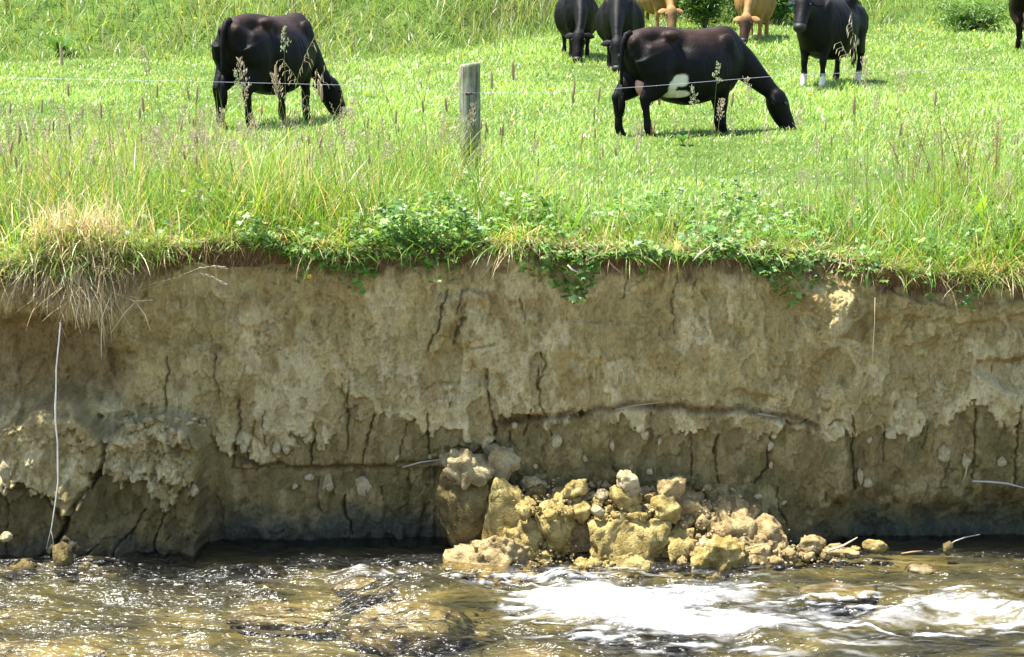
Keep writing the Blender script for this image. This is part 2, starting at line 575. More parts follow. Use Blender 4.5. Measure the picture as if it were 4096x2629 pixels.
# horizontal seams of old litter
def seam(pts, wpx, depth):
    pu = [p[0] for p in pts]; pv = [p[1] for p in pts]
    c = np.interp(U, pu, pv) + 8 * noise2(U / 40, W * 0, 70)
    ends = sstep(pu[0] - 10, pu[0] + 60, U) * sstep(pu[-1] + 10, pu[-1] - 60, U)
    return np.exp(-((W - c) / wpx) ** 2) * ends * depth
s1 = seam([(1960, 1700), (2200, 1670), (2500, 1620), (2700, 1625), (2950, 1640), (3120, 1655), (3300, 1715)], 15, 1.0)
s2 = seam([(930, 1835), (1200, 1868), (1500, 1872), (1650, 1850), (1800, 1838)], 10, 1.0)
s3 = seam([(560, 1370), (800, 1360), (960, 1420)], 26, 1.0) * (0.5 + 0.5 * noise2(U / 50, W / 50, 73))
d -= 0.045 * s1 * (.45 + .55 * sstep(-.3, .3, noise2(U / 55, W / 55, 74))) + 0.035 * s2 * (.5 + .5 * sstep(-.3, .3, noise2(U / 45, W / 45, 76))) + 0.05 * s3
rec = poly_sdf(U, W, [(2900, 1560), (3050, 1575), (3140, 1600), (3150, 1690), (3000, 1640), (2880, 1610)]) + wob(U, W, 20, 40, 75)
d -= 0.045 * sstep(10, -14, rec)
# step below the lower left seam
low = sstep(1862, 1878, W) * sstep(900, 960, U) * sstep(1830, 1760, U)
d -= 0.03 * low
# raised slivers in the middle of the upper face
for poly, h in (([(1865, 1170), (1955, 1185), (1945, 1290), (1930, 1330), (1850, 1400), (1815, 1370), (1850, 1280)], 0.05),
                ([(1770, 1180), (1860, 1170), (1840, 1260), (1790, 1330), (1740, 1400), (1730, 1340), (1765, 1250)], 0.035),
                ([(1900, 1250), (1945, 1260), (1940, 1400), (1920, 1480), (1860, 1420)], 0.03),
                ([(1830, 1560), (1935, 1500), (1975, 1640), (1990, 1790), (1790, 1790), (1780, 1700)], 0.05),
                ([(3330, 1690), (3405, 1670), (3415, 1830), (3400, 2000), (3310, 2030), (3300, 1850)], 0.075),
                ([(2280, 1290), (2620, 1300), (2640, 1420), (2300, 1440)], 0.02),
                ([(3180, 1050), (3420, 1040), (3460, 1200), (3400, 1340), (3310, 1420), (3230, 1280)], 0.165),
                ([(2880, 1050), (3010, 1050), (2990, 1130), (2900, 1150)], 0.08)):
    sd = poly_sdf(U, W, poly) + wob(U, W, 26, 45, 80) + wob(U, W, 10, 14, 81)
    d += h * sstep(9, -9, sd) if h < 0.07 else h * sstep(30, -60, sd)
# recess under the hanging tussock, left
rc = poly_sdf(U, W, [(-600, 1230), (150, 1240), (420, 1300), (520, 1420), (480, 1600), (300, 1620), (100, 1640), (-600, 1660)]) + wob(U, W, 45, 90, 85)
d -= 0.26 * sstep(40, -90, rc)
# hollow at far right and undercut along the waterline
rc2 = poly_sdf(U, W, [(3900, 1440), (3960, 1425), (4030, 1435), (4150, 1420), (4400, 1430), (4400, 1620), (4000, 1560), (3890, 1480)]) + wob(U, W, 14, 30, 86)
d -= 0.10 * sstep(6, -30, rc2)
rc3 = poly_sdf(U, W, [(3420, 1270), (3520, 1150), (3760, 1210), (4400, 1180), (4400, 1250), (3800, 1290), (3560, 1270)]) + wob(U, W, 26, 40, 88)
d += 0.05 * sstep(8, -22, rc3)
rc4 = poly_sdf(U, W, [(3340, 2010), (3600, 1990), (4600, 1960), (4600, 2500), (3420, 2500), (3360, 2200)]) + wob(U, W, 40, 80, 89)
d -= 0.14 * sstep(50, -130, rc4)
rc5 = poly_sdf(U, W, [(860, 2120), (1400, 2140), (1760, 2090), (1780, 2500), (840, 2500)]) + wob(U, W, 40, 80, 90)
d -= 0.035 * sstep(50, -110, rc5)
# talus apron behind the pile
rc6 = poly_sdf(U, W, [(2900, 1980), (3060, 1990), (3240, 2120), (3400, 2230), (3380, 2500), (2800, 2500)]) + wob(U, W, 25, 60, 91)
d += 0.11 * sstep(40, -120, rc6)
# slumped mass at the left, still joined to the face: a cracked block with a pale crumbling upper part
sl = poly_sdf(U, W, [(-3000, 1720), (-200, 1700), (0, 1725), (60, 1660), (160, 1605), (235, 1552), (320, 1575), (380, 1650), (450, 1690), (560, 1665), (640, 1630), (760, 1645), (812, 1700), (846, 1780), (842, 1960), (838, 2140), (868, 2300), (868, 2700), (-3000, 2700)]) + wob(U, W, 26, 60, 92)
slm = sstep(8, -34, sl)
d += slm * (0.25 + 0.12 * sstep(1700, 2300, W) + 0.09 * fbm2(U / 160, W / 220, 3, 93) + (0.010 + .018 * sstep(400, 470, U)) * fbm2(U / 45, W / 90, 3, 94) + .012 * (k2r - .5) + .003 * (k1r - .5)) - slm * cr * (0.040 * (k5r - .5) * np.minimum(1, k5e * 6) + 0.020 * (k2r - .5) + 0.011 * (k1r - .5))
sle = np.interp(U, [-3000, -60, 0, 80, 200, 300, 350, 430, 520, 600, 700, 780, 850, 900], [1900, 1960, 1990, 1890, 1925, 2020, 1960, 1860, 1905, 1885, 1985, 1930, 1850, 1800]) + 30 * noise2(Uc / 40, Wc / 60, 114) + 16 * noise2(Uc / 17, Wc / 25, 115)
slp = slm * sstep(6, -6, Wc - sle)
d += slp * (0.06 + 0.02 * sstep(420, 470, U) * (k1r - .5) * 2 + sstep(430, 480, U) * (0.045 * (k4r_ - .4) + 0.035 * (k2r - .5)) + (0.004 + .010 * sstep(400, 470, U)) * (k3r - .5))
k4u, k4v, k4r, k4e = cells((U + 20 * noise2(U / 40, W / 40, 97)) / 95, (W + 20 * noise2(U / 40, W / 40, 99)) / 70, 331)
d += 0.11 * (k4r - .35) * np.minimum(1, k4e * 3) * sstep(2080, 2230, W + 40 * noise2(U / 90, W / 90, 112)) * sstep(3600, 3300, U)
# cracks
cracks = [
 ([(400, 1660), (445, 1745), (432, 1850), (370, 1930), (330, 1990), (285, 2090), (268, 2170), (250, 2320)], 15, .13), ([(100, 1920), (160, 1915), (230, 1960), (290, 2040)], 8, .04), ([(620, 1990), (560, 2090), (500, 2130), (490, 2200)], 6, .05), ([(690, 1980), (650, 2120), (660, 2220)], 6, .05), ([(60, 1930), (80, 2050), (70, 2160)], 5, .04),
 ([(430, 2120), (380, 2160), (340, 2165)], 6, .04),
 ([(1255, 1690), (1262, 1740), (1245, 1790), (1245, 1870)], 7, .06), ([(1390, 1530), (1380, 1600), (1397, 1690), (1385, 1800)], 5, .05),
 ([(1490, 1660), (1475, 1740), (1455, 1800), (1456, 1856)], 6, .06), ([(1630, 1700), (1608, 1760), (1590, 1850)], 4, .035),
 ([(1712, 1650), (1706, 1720), (1716, 1790), (1712, 1850)], 6, .06), ([(1945, 1480), (1952, 1590), (1975, 1680), (1985, 1790)], 9, .07),
 ([(2150, 1480), (2158, 1620), (2185, 1672), (2205, 1745)], 5, .045), ([(2125, 1640), (2108, 1690), (2090, 1745)], 5, .045),
 ([(2182, 1760), (2168, 1850), (2175, 1890)], 4, .03), ([(2043, 1735), (2038, 1790)], 9, .06),
 ([(2865, 1735), (2860, 1800), (2872, 1935)], 6, .06), ([(2757, 1720), (2768, 1830), (2764, 1900)], 5, .045),
 ([(3085, 1730), (3075, 1800), (3072, 1875), (3020, 1930)], 7, .06), ([(3410, 1660), (3408, 1850), (3428, 1965)], 7, .06),
 ([(3540, 1700), (3545, 1850)], 5, .04), ([(3900, 1640), (3905, 1760), (3892, 1915)], 7, .06),
 ([(4082, 1620), (4070, 1760), (4065, 1940)], 6, .06), ([(3712, 1700), (3690, 1800)], 4, .03), ([(3795, 1850), (3760, 1950)], 4, .03),
 ([(955, 1600), (962, 1700), (935, 1790), (930, 1865)], 7, .06), ([(1022, 1680), (1010, 1760), (985, 1790)], 5, .04),
 ([(1062, 1640), (1056, 1720), (1062, 1790)], 5, .04), ([(865, 1400), (862, 1500), (872, 1570)], 5, .045),
 ([(672, 1430), (668, 1540), (670, 1640)], 7, .06), ([(1795, 1160), (1765, 1230), (1760, 1270), (1735, 1340), (1715, 1400)], 7, .06),
 ([(1855, 1165), (1838, 1220), (1828, 1250)], 6, .045), ([(1862, 1270), (1835, 1310), (1815, 1370)], 10, .06),
 ([(2080, 1190), (2090, 1250), (2098, 1290)], 6, .04), ([(1890, 1395), (1945, 1385), (1975, 1380)], 7, .04),
 ([(1385, 1985), (1372, 2030), (1398, 2090), (1400, 2140)], 7, .06), ([(1275, 1915), (1270, 1990), (1285, 2050)], 5, .04),
 ([(1520, 1950), (1525, 2010)], 5, .04), ([(1630, 1880), (1648, 1970)], 5, .045), ([(1705, 1555), (1730, 1530), (1790, 1530)], 6, .03),
 ([(2160, 1410), (2185, 1455), (2150, 1560)], 5, .045), ([(2515, 1100), (2490, 1200)], 5, .04), ([(2790, 1100), (2760, 1190)], 4, .03),
 ([(2715, 1060), (2690, 1200), (2700, 1330)], 5, .035), ([(3230, 1680), (3200, 1690), (3165, 1695)], 8, .05),
 ([(3310, 1700), (3330, 1680), (3370, 1675)], 6, .04), ([(3300, 1960), (3305, 2010)], 5, .04), ([(3110, 1950), (3120, 2040), (3140, 2100)], 5, .04),
]
for k in range(34):
    u0 = rnd.uniform(-600, 4700); v0 = rnd.uniform(1120, 1950); L = rnd.uniform(50, 190)
    pts = [(u0, v0)]
    for j in range(5):
        pts.append((pts[-1][0] + rnd.uniform(-14, 12), pts[-1][1] + L / 5))
    cracks.append((pts, rnd.uniform(2.5, 4.0), rnd.uniform(.008, .022)))
UW = U + 5 * noise2(U / 16, W / 16, 95) + 7 * noise2(U / 45, W / 45, 98)
WW = W + 5 * noise2(U / 16, W / 16, 96)
crackmask = np.zeros(BX.shape)
for pts, wpx, dep in cracks:
    us = [p[0] for p in pts]; vs = [p[1] for p in pts]
    cols = np.where((U[nb // 2] > min(us) - 40) & (U[nb // 2] < max(us) + 40))[0]
    if len(cols) == 0: continue
    c0, c1 = cols[0], cols[-1] + 1
    dd = line_dist(UW[:, c0:c1], WW[:, c0:c1], pts)
    g = np.exp(-(dd / (wpx * 0.55)) ** 2)
    d[:, c0:c1] -= dep * 1.0 * g
    crackmask[:, c0:c1] = np.maximum(crackmask[:, c0:c1], g)
BYf = BANK_Y + 0.03 - d
topw = sstep(.90, .985, BT)
BYf = np.where(BYf < edge_y(BX), BYf * (1 - topw) + (edge_y(BX) + .01) * topw, BYf)

# colours of the layers themselves
def c3(r, g, b_): return np.array([r, g, b_])
pale = c3(0.45, 0.38, 0.205); tan = c3(0.375, 0.305, 0.14); sub = c3(0.215, 0.168, 0.07); olive = c3(0.17, 0.14, 0.055)
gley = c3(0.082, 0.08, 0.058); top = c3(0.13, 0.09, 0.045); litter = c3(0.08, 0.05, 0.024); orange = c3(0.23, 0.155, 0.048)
def lerp(a, b_, t): return a + (b_ - a) * t[..., None]
C = np.broadcast_to(sub, BX.shape + (3,)).copy()
C = lerp(C, np.broadcast_to(olive, C.shape), sstep(-0.1, 0.3, fbm2(U / 160, W / 160, 3, 101)))
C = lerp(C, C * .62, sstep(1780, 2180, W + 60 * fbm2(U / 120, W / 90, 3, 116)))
C = C * (0.78 + 0.3 * k2r + 0.16 * k1r)[..., None]
C = lerp(C, np.broadcast_to(tan * .8, C.shape), 0.7 * sstep(.18, .3, fbm2(U / 60, W / 80, 4, 113)))
crust_c = lerp(np.broadcast_to(tan, C.shape), np.broadcast_to(pale, C.shape), sstep(-0.15, 0.25, fbm2(U / 130, W / 190, 4, 103)))
crust_c = lerp(crust_c, np.broadcast_to(pale * 1.1, C.shape), sstep(150, 10, ce - W) * 0.8)
crust_c = crust_c * (0.82 + 0.22 * k1r + 0.14 * k3r)[..., None]
crust_c = lerp(crust_c, np.broadcast_to(orange, C.shape), 0.55 * sstep(0.25, 0.4, fbm2(U / 90, W / 120, 3, 108)))
crust_c = lerp(crust_c, np.broadcast_to(sub * 1.35, C.shape), np.maximum(pock * 0.75, pock2 * 0.6))
C = lerp(C, crust_c, cr)
C = lerp(C, np.broadcast_to(c3(0.125, 0.098, 0.04), C.shape), slm * 0.85 * (1 - .35 * sstep(.1, .4, fbm2(U / 70, W / 110, 3, 111))))
C = lerp(C, (lerp(np.broadcast_to(tan * .85, C.shape), np.broadcast_to(pale * 1.08, C.shape), sstep(-.2, .3, fbm2(U / 80, W / 80, 3, 117))) * (.8 + .3 * k1r + .12 * k3r)[..., None]), slp)
C = lerp(C, np.broadcast_to(gley, C.shape), sstep(1990, 2130, W + 40 * noise2(U / 70, W / 70, 105)) * sstep(820, 900, U) * sstep(1850, 1650, U))
C = lerp(C, np.broadcast_to(c3(0.085, 0.085, 0.05), C.shape), sstep(1990, 2110, W + 50 * noise2(U / 60, W / 60, 106)) * sstep(3330, 3480, U))
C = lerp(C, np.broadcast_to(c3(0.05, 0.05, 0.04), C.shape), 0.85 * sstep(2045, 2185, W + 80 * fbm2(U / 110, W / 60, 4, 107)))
C = lerp(C, np.broadcast_to(litter, C.shape), np.clip(s1 * 0.75 + s2 * 0.6 + s3 * 0.6, 0, 1))
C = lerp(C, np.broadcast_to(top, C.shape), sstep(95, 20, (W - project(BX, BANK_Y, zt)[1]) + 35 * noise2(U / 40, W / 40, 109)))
C = lerp(C, np.broadcast_to(c3(0.19, 0.125, 0.05), C.shape), 0.75 * sstep(40, -90, rc))
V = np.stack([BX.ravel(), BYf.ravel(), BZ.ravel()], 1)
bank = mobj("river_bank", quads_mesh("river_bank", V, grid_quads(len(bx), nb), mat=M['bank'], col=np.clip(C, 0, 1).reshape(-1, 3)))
tag(bank, "cracked tan clay river bank cut steep by the stream", kind="structure")

def bank_y(u, v):
    p = atY(u, v, BANK_Y)
    i = int(np.clip(np.searchsorted(bx, p.x), 0, len(bx) - 1))
    j = int(np.argmin(np.abs(BZ[:, i] - p.z)))
    return float(BYf[j, i])

# ------------------------------------------------------------------ clods and blocks
def finish_clod(name, V, quads, tris, mat, parent=None, smooth=True):
    me = mixed_mesh(name, V, quads, tris, mat=mat, smooth=smooth)
    return mobj(name, me, parent)

def outline_block(name, pts, Yc, depth, mat, sq=0.45, rough=0.02, seed=0, nth=72, nph=26, lean=0.0, parent=None):
    """a lump whose front outline is pts (photo pixels at depth plane Yc) with real thickness 2*depth"""
    P = [atY(u, v, Yc) for u, v in pts]
    c = sum(P, Vector()) / len(P)
    poly = np.array([(p.x - c.x, p.z - c.z) for p in P])
    lvl = 5 if nth >= 110 else (4 if nth >= 60 else 3)
    IV, IF = ico(lvl)
    ths = np.linspace(0, 2 * math.pi, 180, endpoint=False)
    R = np.zeros(180)
    for i, t in enumerate(ths):
        dx, dz = math.cos(t), math.sin(t); best = 0.0
        for k in range(len(poly)):
            ax, az = poly[k]; ex, ez = poly[(k + 1) % len(poly)] - poly[k]
            den = dx * ez - dz * ex
            if abs(den) < 1e-12: continue
            s = (ax * ez - az * ex) / den; q = (ax * dz - az * dx) / den
            if s > 0 and -1e-6 <= q <= 1 + 1e-6: best = max(best, s)
        R[i] = best
    for _ in range(2): R = (np.roll(R, 1) + R * 2 + np.roll(R, -1)) / 4
    rho = np.sqrt(IV[:, 0] ** 2 + IV[:, 2] ** 2) + 1e-9
    tha = np.arctan2(IV[:, 2], IV[:, 0]) % (2 * math.pi)
    Ri = np.interp(tha, np.append(ths, 2 * math.pi), np.append(R, R[0]))
    cs = rho ** sq; sn = np.sign(IV[:, 1]) * np.abs(IV[:, 1]) ** (sq + 0.25)
    wr = cs ** 3; Re = np.mean(R) * (1 - wr) + Ri * wr
    V = np.stack([IV[:, 0] / rho * Re * cs, depth * sn, IV[:, 2] / rho * Re * cs], 1)
    rr_ = np.random.default_rng(seed)
    for _ in range(16):
        pn = rr_.normal(size=3) * np.array([1, 1.3, 1]); pn /= np.linalg.norm(pn)
        sup = np.max(V @ pn); cut = sup * rr_.uniform(.68, .92)
        V = V - np.maximum(0, V @ pn - cut)[:, None] * pn[None]
    nrm = V / np.array([np.mean(R), depth, np.mean(R)]) ** 2
    nrm = nrm / (np.linalg.norm(nrm, axis=1, keepdims=True) + 1e-9)
    Q = V + np.array([c.x, c.y, c.z])
    rid = 1 - np.abs(fbm3(Q * 6, 4, seed + 5)) * 2
    bil = np.abs(fbm3(Q * 11, 3, seed + 7)) * 2 - 0.5
    disp = 1.35 * rough * (1.6 * fbm3(Q * 5, 3, seed) + 1.0 * fbm3(Q * 16, 3, seed + 3) + 0.6 * rid - 1.1 * bil + 0.8 * fbm3(Q * 42, 2, seed + 9))
    V = V + nrm * disp[:, None]
    V[:, 1] -= lean * -V[:, 2]
    o = mobj(name, quads_mesh(name, V, IF, mat=mat), parent)
    o.location = c
    return o

_ico = {}
def ico(n):
    if n not in _ico:
        bm = bmesh.new(); bmesh.ops.create_icosphere(bm, subdivisions=n, radius=1.0)
        bm.verts.ensure_lookup_table()
        _ico[n] = (np.array([v.co[:] for v in bm.verts]), np.array([[v.index for v in f.verts] for f in bm.faces]))
        bm.free()
    return _ico[n]

def rock_verts(size, seed, n=4, rough=0.12, planes=13, roundness=0.15):
    V, F = ico(n)
    r = np.random.default_rng(seed)
    nd = r.normal(size=(planes, 3)); nd /= np.linalg.norm(nd, axis=1, keepdims=True)
    off = r.uniform(0.62, 0.98, planes)
    dots = V @ nd.T
    rad = np.min(np.where(dots > 0.05, off / np.maximum(dots, 0.05), 9), axis=1)
    rad = np.minimum(rad, 1.25)
    rad = rad * (1 - roundness) + roundness * 0.85
    q = V * 1.0 + r.uniform(0, 50, 3)
    rad = rad + rough * (1.2 * fbm3(q * 2.2, 3, seed) + 1.0 * fbm3(q * 6, 3, seed + 2) + 0.8 * fbm3(q * 14, 2, seed + 4))
    return V * rad[:, None] * np.array(size), F

def rock(name, u0, v0, u1, v1, Y, mat, seed, n=4, rough=0.12, depth=None, rz=0.0, tilt=0.0, planes=13, roundness=0.15):
    a = atY(u0, v0, Y); b_ = atY(u1, v1, Y)
    c = (a + b_) / 2
    sx, sz = abs(a.x - b_.x) / 2 * 1.12, abs(a.z - b_.z) / 2 * 1.12
    sy = depth if depth else (sx + sz) / 2
    V, F = rock_verts((sx, sy, sz), seed, n, rough, planes, roundness)
    ct, stt = math.cos(tilt), math.sin(tilt)
    V = np.stack([V[:, 0] * ct + V[:, 2] * stt, V[:, 1], -V[:, 0] * stt + V[:, 2] * ct], 1)
    me = quads_mesh(name, V, F, mat=mat, smooth=True)
    o = mobj(name, me); o.location = c; o.rotation_euler = (0, 0, rz)
    return o

# slumped blocks, left
for k in range(22):
    u = rnd.uniform(440, 830); v = 1665 + abs(rnd.gauss(0, 30)); s = rnd.uniform(9, 26)
    o = rock("clay_crumb", u - s, v - s * .8, u + s, v + s * .8, bank_y(u, v + 14) + .01, M['greyclod'], 300 + k, 3, 0.2)
    tag(o, "small grey clay crumb on the crumbling block at left", "clod", "crumbs on the crumbling left block")
for k, (u, v, w, h, Y) in enumerate([(60, 2300, 70, 50, 13.86), (250, 2250, 50, 70, 13.88), (360, 2310, 60, 45, 13.85), (30, 2150, 22, 18, 13.86), (1050, 2270, 110, 28, 14.02), (430, 2330, 60, 40, 13.85)]):
    o = rock("clay_clod", u - w, v - h, u + w, v + h, Y, M['oliveclod'] if k != 3 else M['paleclod'], 340 + k, 3, 0.16)
    tag(o, ["wet brown clod in the water at the far left corner of the bank", "upright wet brown clod against the dark slumped block", "wet brown clod in the water below the hanging stalk", "small pale clod stuck to the dark slumped block", "low dark clod in the shaded water left of the pile", "wet brown clod in the water at the foot of the olive wedge"][k], "clod")

# fallen pile, big pieces by outline
def ob(name, pts, Y, dep, mat, label, sq=0.5, rough=0.022, seed=1, nth=90, nph=30, lean=0.0, cat="clod"):
    o = outline_block(name, pts, Y, dep, M[mat], sq, rough, seed, nth, nph, lean)
    tag(o, label, cat, "fallen clods of the pile"); return o
ob("clay_column", [(1764, 1880), (1790, 1840), (1850, 1826), (1900, 1850), (1955, 1880), (1960, 2000), (1945, 2120), (1950, 2320), (1780, 2320), (1765, 2140), (1755, 2000)], 14.23, 0.15, 'oliveclod', "tall olive clay column with a crusty pale top, left end of the pile", .42, .02, 401, 110, 40, 0.03, "clay block")
ob("clay_lump", [(1772, 1885), (1790, 1838), (1850, 1820), (1905, 1845), (1962, 1880), (1950, 1910), (1880, 1925), (1800, 1915)], 14.21, 0.15, 'greyclod', "crumbly pale clay cap on top of the tall column", .6, .035, 405, 90, 26)
ob("clay_column", [(1950, 1930), (1985, 1885), (2040, 1905), (2075, 1960), (2105, 2040), (2130, 2120), (2140, 2320), (1945, 2320), (1940, 2100)], 14.17, 0.15, 'ochre', "ochre clay column leaning right beside the tall column", .5, .022, 409, 100, 34, 0.10, "clay block")
ob("clay_slab", [(1950, 1800), (1990, 1780), (2040, 1800), (2060, 1860), (2020, 1920), (1960, 1910), (1930, 1860)], 14.33, 0.10, 'greyclod', "grey shaded clay lump behind the two columns", .5, .03, 411)
ob("clay_mound", [(1795, 2260), (1820, 2210), (1900, 2170), (1990, 2165), (2080, 2190), (2170, 2180), (2230, 2230), (2250, 2340), (1800, 2345)], 13.98, 0.17, 'brownclod', "low lumpy clay mound in the water at the foot of the columns", .7, .034, 413, 110, 36, 0.5)
ob("clay_clod", [(1995, 2120), (2030, 2105), (2075, 2130), (2080, 2190), (2040, 2210), (1990, 2180)], 14.0, 0.09, 'ochre', "rounded ochre clod lying on the low mound", .7, .02, 415)
ob("clay_clod", [(2060, 2080), (2110, 2070), (2150, 2130), (2165, 2230), (2090, 2240), (2055, 2160)], 14.05, 0.10, 'ochre', "upright ochre clod between the leaning column and the cleft", .7, .026, 417, 90, 30, 0.2)
ob("clay_block", [(2140, 2040), (2180, 2005), (2250, 1995), (2268, 2050), (2262, 2150), (2268, 2330), (2200, 2330), (2170, 2180), (2150, 2110)], 14.08, 0.12, 'ochre', "tall knobbly ochre block just left of the bright slab", .55, .034, 419, 100, 34, 0.15, "clay block")
ob("clay_slab", [(2272, 2110), (2300, 2080), (2420, 2055), (2520, 2060), (2620, 2080), (2690, 2090), (2700, 2160), (2680, 2230), (2660, 2320), (2275, 2320)], 14.04, 0.17, 'ochre', "largest sunlit ochre slab in the middle of the pile", .55, .03, 421, 140, 46, 0.40, "clay block")
ob("clay_slab", [(2300, 2250), (2340, 2218), (2430, 2212), (2560, 2225), (2650, 2215), (2670, 2260), (2640, 2320), (2310, 2330)], 13.87, 0.10, 'ochre', "thin layered ochre slab at the water below the largest slab", .6, .026, 425, 120, 34, 0.5)
ob("clay_clod", [(2240, 1985), (2262, 1945), (2310, 1915), (2352, 1915), (2352, 1955), (2310, 1990), (2270, 2000)], 14.10, 0.07, 'ochre', "elongated tilted ochre clod on top of the pile at left", .7, .014, 427)
ob("clay_clod", [(2452, 2040), (2450, 1970), (2475, 1940), (2520, 1945), (2560, 2020), (2566, 2050), (2500, 2065)], 14.06, 0.09, 'ochre', "greenish ochre base clod carrying the pale knob", .6, .018, 429, 90, 30, 0.1)
ob("clay_clod", [(2472, 1930), (2470, 1895), (2500, 1884), (2535, 1895), (2550, 1950), (2545, 1985), (2510, 1975)], 14.04, 0.07, 'paleclod', "pale knob balanced highest in the middle of the pile", .65, .016, 431)
ob("clay_clod", [(2615, 1985), (2640, 1935), (2690, 1905), (2730, 1915), (2742, 1960), (2710, 1985), (2660, 2000)], 14.10, 0.09, 'brownclod', "tilted brown clod topping the right of the pile", .65, .02, 433)
ob("clay_clod", [(2608, 2060), (2620, 2000), (2680, 1980), (2718, 2020), (2712, 2070), (2660, 2092)], 14.02, 0.09, 'ochre', "rounded ochre clod under the tilted brown clod", .65, .018, 435)
ob("clay_clod", [(2665, 2230), (2670, 2130), (2710, 2095), (2765, 2110), (2785, 2180), (2780, 2290), (2680, 2310)], 13.98, 0.12, 'ochre', "upright rough ochre clod right of the largest slab", .6, .03, 437, 100, 34, 0.25)
ob("boulder_clod", [(2775, 2250), (2790, 2220), (2850, 2180), (2920, 2170), (2975, 2200), (3005, 2270), (3000, 2350), (2780, 2350)], 13.82, 0.14, 'ochre', "rounded clod with dark right side standing in the water", .7, .026, 439, 110, 36, 0.15)
ob("clay_clod", [(2785, 2190), (2810, 2150), (2870, 2145), (2890, 2175), (2840, 2205), (2795, 2215)], 13.93, 0.08, 'paleclod', "pale flat clod behind the rounded clod in the water", .7, .016, 441)
ob("clay_slab", [(2930, 2180), (2960, 2150), (3050, 2140), (3120, 2150), (3140, 2210), (3130, 2300), (2950, 2300)], 13.95, 0.13, 'brownclod', "broad sunlit brown slab right of the rounded clod", .55, .022, 443, 110, 36, 0.45)
ob("clay_clod", [(3170, 2190), (3200, 2150), (3250, 2138), (3305, 2160), (3300, 2195), (3250, 2215), (3195, 2215)], 14.0, 0.10, 'brownclod', "brown clod lying alone towards the right end of the pile", .7, .02, 445)
ob("clay_clod", [(2830, 2110), (2860, 2060), (2940, 2040), (3010, 2060), (3010, 2140), (2920, 2160), (2850, 2150)], 14.08, 0.12, 'brownclod', "crumbly brown clod high on the right of the pile", .7, .034, 447, 100, 34, 0.3)
ob("clay_clod", [(2990, 2110), (3030, 2070), (3085, 2085), (3110, 2130), (3070, 2160), (3000, 2160)], 14.06, 0.10, 'brownclod', "brown clod at the upper right corner of the pile", .7, .028, 449, 90, 30, 0.2)
ob("clay_clod", [(2240, 2020), (2280, 1985), (2330, 1990), (2340, 2040), (2280, 2060)], 14.12, 0.08, 'ochre', "small ochre clod under the elongated tilted clod", .7, .02, 451)
ob("clay_clod", [(2380, 1985), (2400, 1960), (2432, 1965), (2436, 1985), (2400, 2000)], 14.10, 0.05, 'paleclod', "pale flat pebble-like clod left of the balanced knob", .7, .01, 453)
ob("clay_clod", [(2362, 2045), (2375, 2025), (2405, 2028), (2415, 2050), (2385, 2060)], 13.95, 0.045, 'paleclod', "brightest white clod on the upper edge of the largest slab", .7, .008, 455)
ob("clay_clod", [(2290, 2075), (2310, 2030), (2355, 2020), (2370, 2060), (2330, 2090)], 14.05, 0.07, 'ochre', "ochre clod left of the white clod", .7, .018, 457)
ob("clay_slab", [(2090, 1925), (2130, 1912), (2190, 1925), (2210, 1950), (2150, 1965), (2100, 1960)], 14.28, 0.06, 'greyclod', "flat grey clod in shade behind the pile", .7, .014, 459)
ob("clay_clod", [(2110, 1960), (2160, 1945), (2190, 1990), (2150, 2030), (2100, 2010)], 14.26, 0.07, 'oliveclod', "dark olive clod in shade under the flat grey clod", .7, .018, 461)
ob("clay_slab", [(2360, 1905), (2380, 1865), (2440, 1855), (2455, 1900), (2445, 1960), (2370, 1960)], 14.33, 0.06, 'oliveclod', "olive clay flake standing against the bank behind the knob", .55, .016, 463)
small = [(3500, 2185, 46, 24, 13.95, 'ochre', "small wet clod in the shallows under the dark undercut"), (3790, 2195, 22, 26, 13.98, 'oliveclod', "tiny wet dark clod farthest right in the shallows"),
         (3235, 2225, 32, 18, 13.9, 'brownclod', "small brown clod below the lone clod"), (3330, 2205, 42, 24, 13.95, 'brownclod', "brown clod beside the pale stick"),
         (3400, 2215, 40, 20, 13.93, 'brownclod', "low brown clod under the pale stick"), (3420, 2195, 20, 12, 13.96, 'ochre', "little ochre clod right of the pale stick")]
for k, (u, v, w, h, Y, mt, lab) in enumerate(small):
    o = rock("clay_clod", u - w, v - h, u + w, v + h, Y, M[mt], 500 + k, 3, 0.16); tag(o, lab, "clod", "fallen clods of the pile")
zones = [((2280, 2080), (1990, 2060), 'ochre', 26, 13.9, 14.15), ((2730, 3000), (1990, 2130), 'brownclod', 34, 13.98, 14.2), ((2680, 3180), (2120, 2270), 'brownclod', 46, 13.78, 14.0),
         ((2100, 2300), (2130, 2280), 'ochre', 22, 13.85, 14.05), ((2280, 2480), (2250, 2300), 'ochre', 18, 13.74, 13.85), ((3080, 3400), (2190, 2245), 'brownclod', 16, 13.85, 14.0),
         ((2380, 2650), (1990, 2070), 'ochre', 22, 13.96, 14.12), ((2080, 2900), (1930, 2010), 'greyclod', 26, 14.15, 14.32)]
kk = 0
for (u0, u1), (v0, v1), mt, cnt, ya, yb in zones:
    for j in range(cnt):
        u = rnd.uniform(u0, u1); f = rnd.random(); v = v0 + (v1 - v0) * f
        s = rnd.choice([9, 12, 14, 18, 24, 30])
        Y = yb + (ya - yb) * f
        o = rock("clay_crumb", u - s, v - s * .75, u + s, v + s * .75, Y, M[mt], 600 + kk, 2 if s < 13 else 3, 0.2, rz=rnd.uniform(0, 6), tilt=rnd.uniform(-.5, .5))
        tag(o, {"ochre": "small loose ochre crumb among the fallen clods", "brownclod": "small loose brown crumb on the right of the pile", "greyclod": "small grey crumb in shade behind the pile"}[mt], "clod", "loose crumbs of the pile, " + mt.replace("clod", ""))
        kk += 1
fv = []; ff = []; nfv = 0
IV2, IF2 = ico(1)
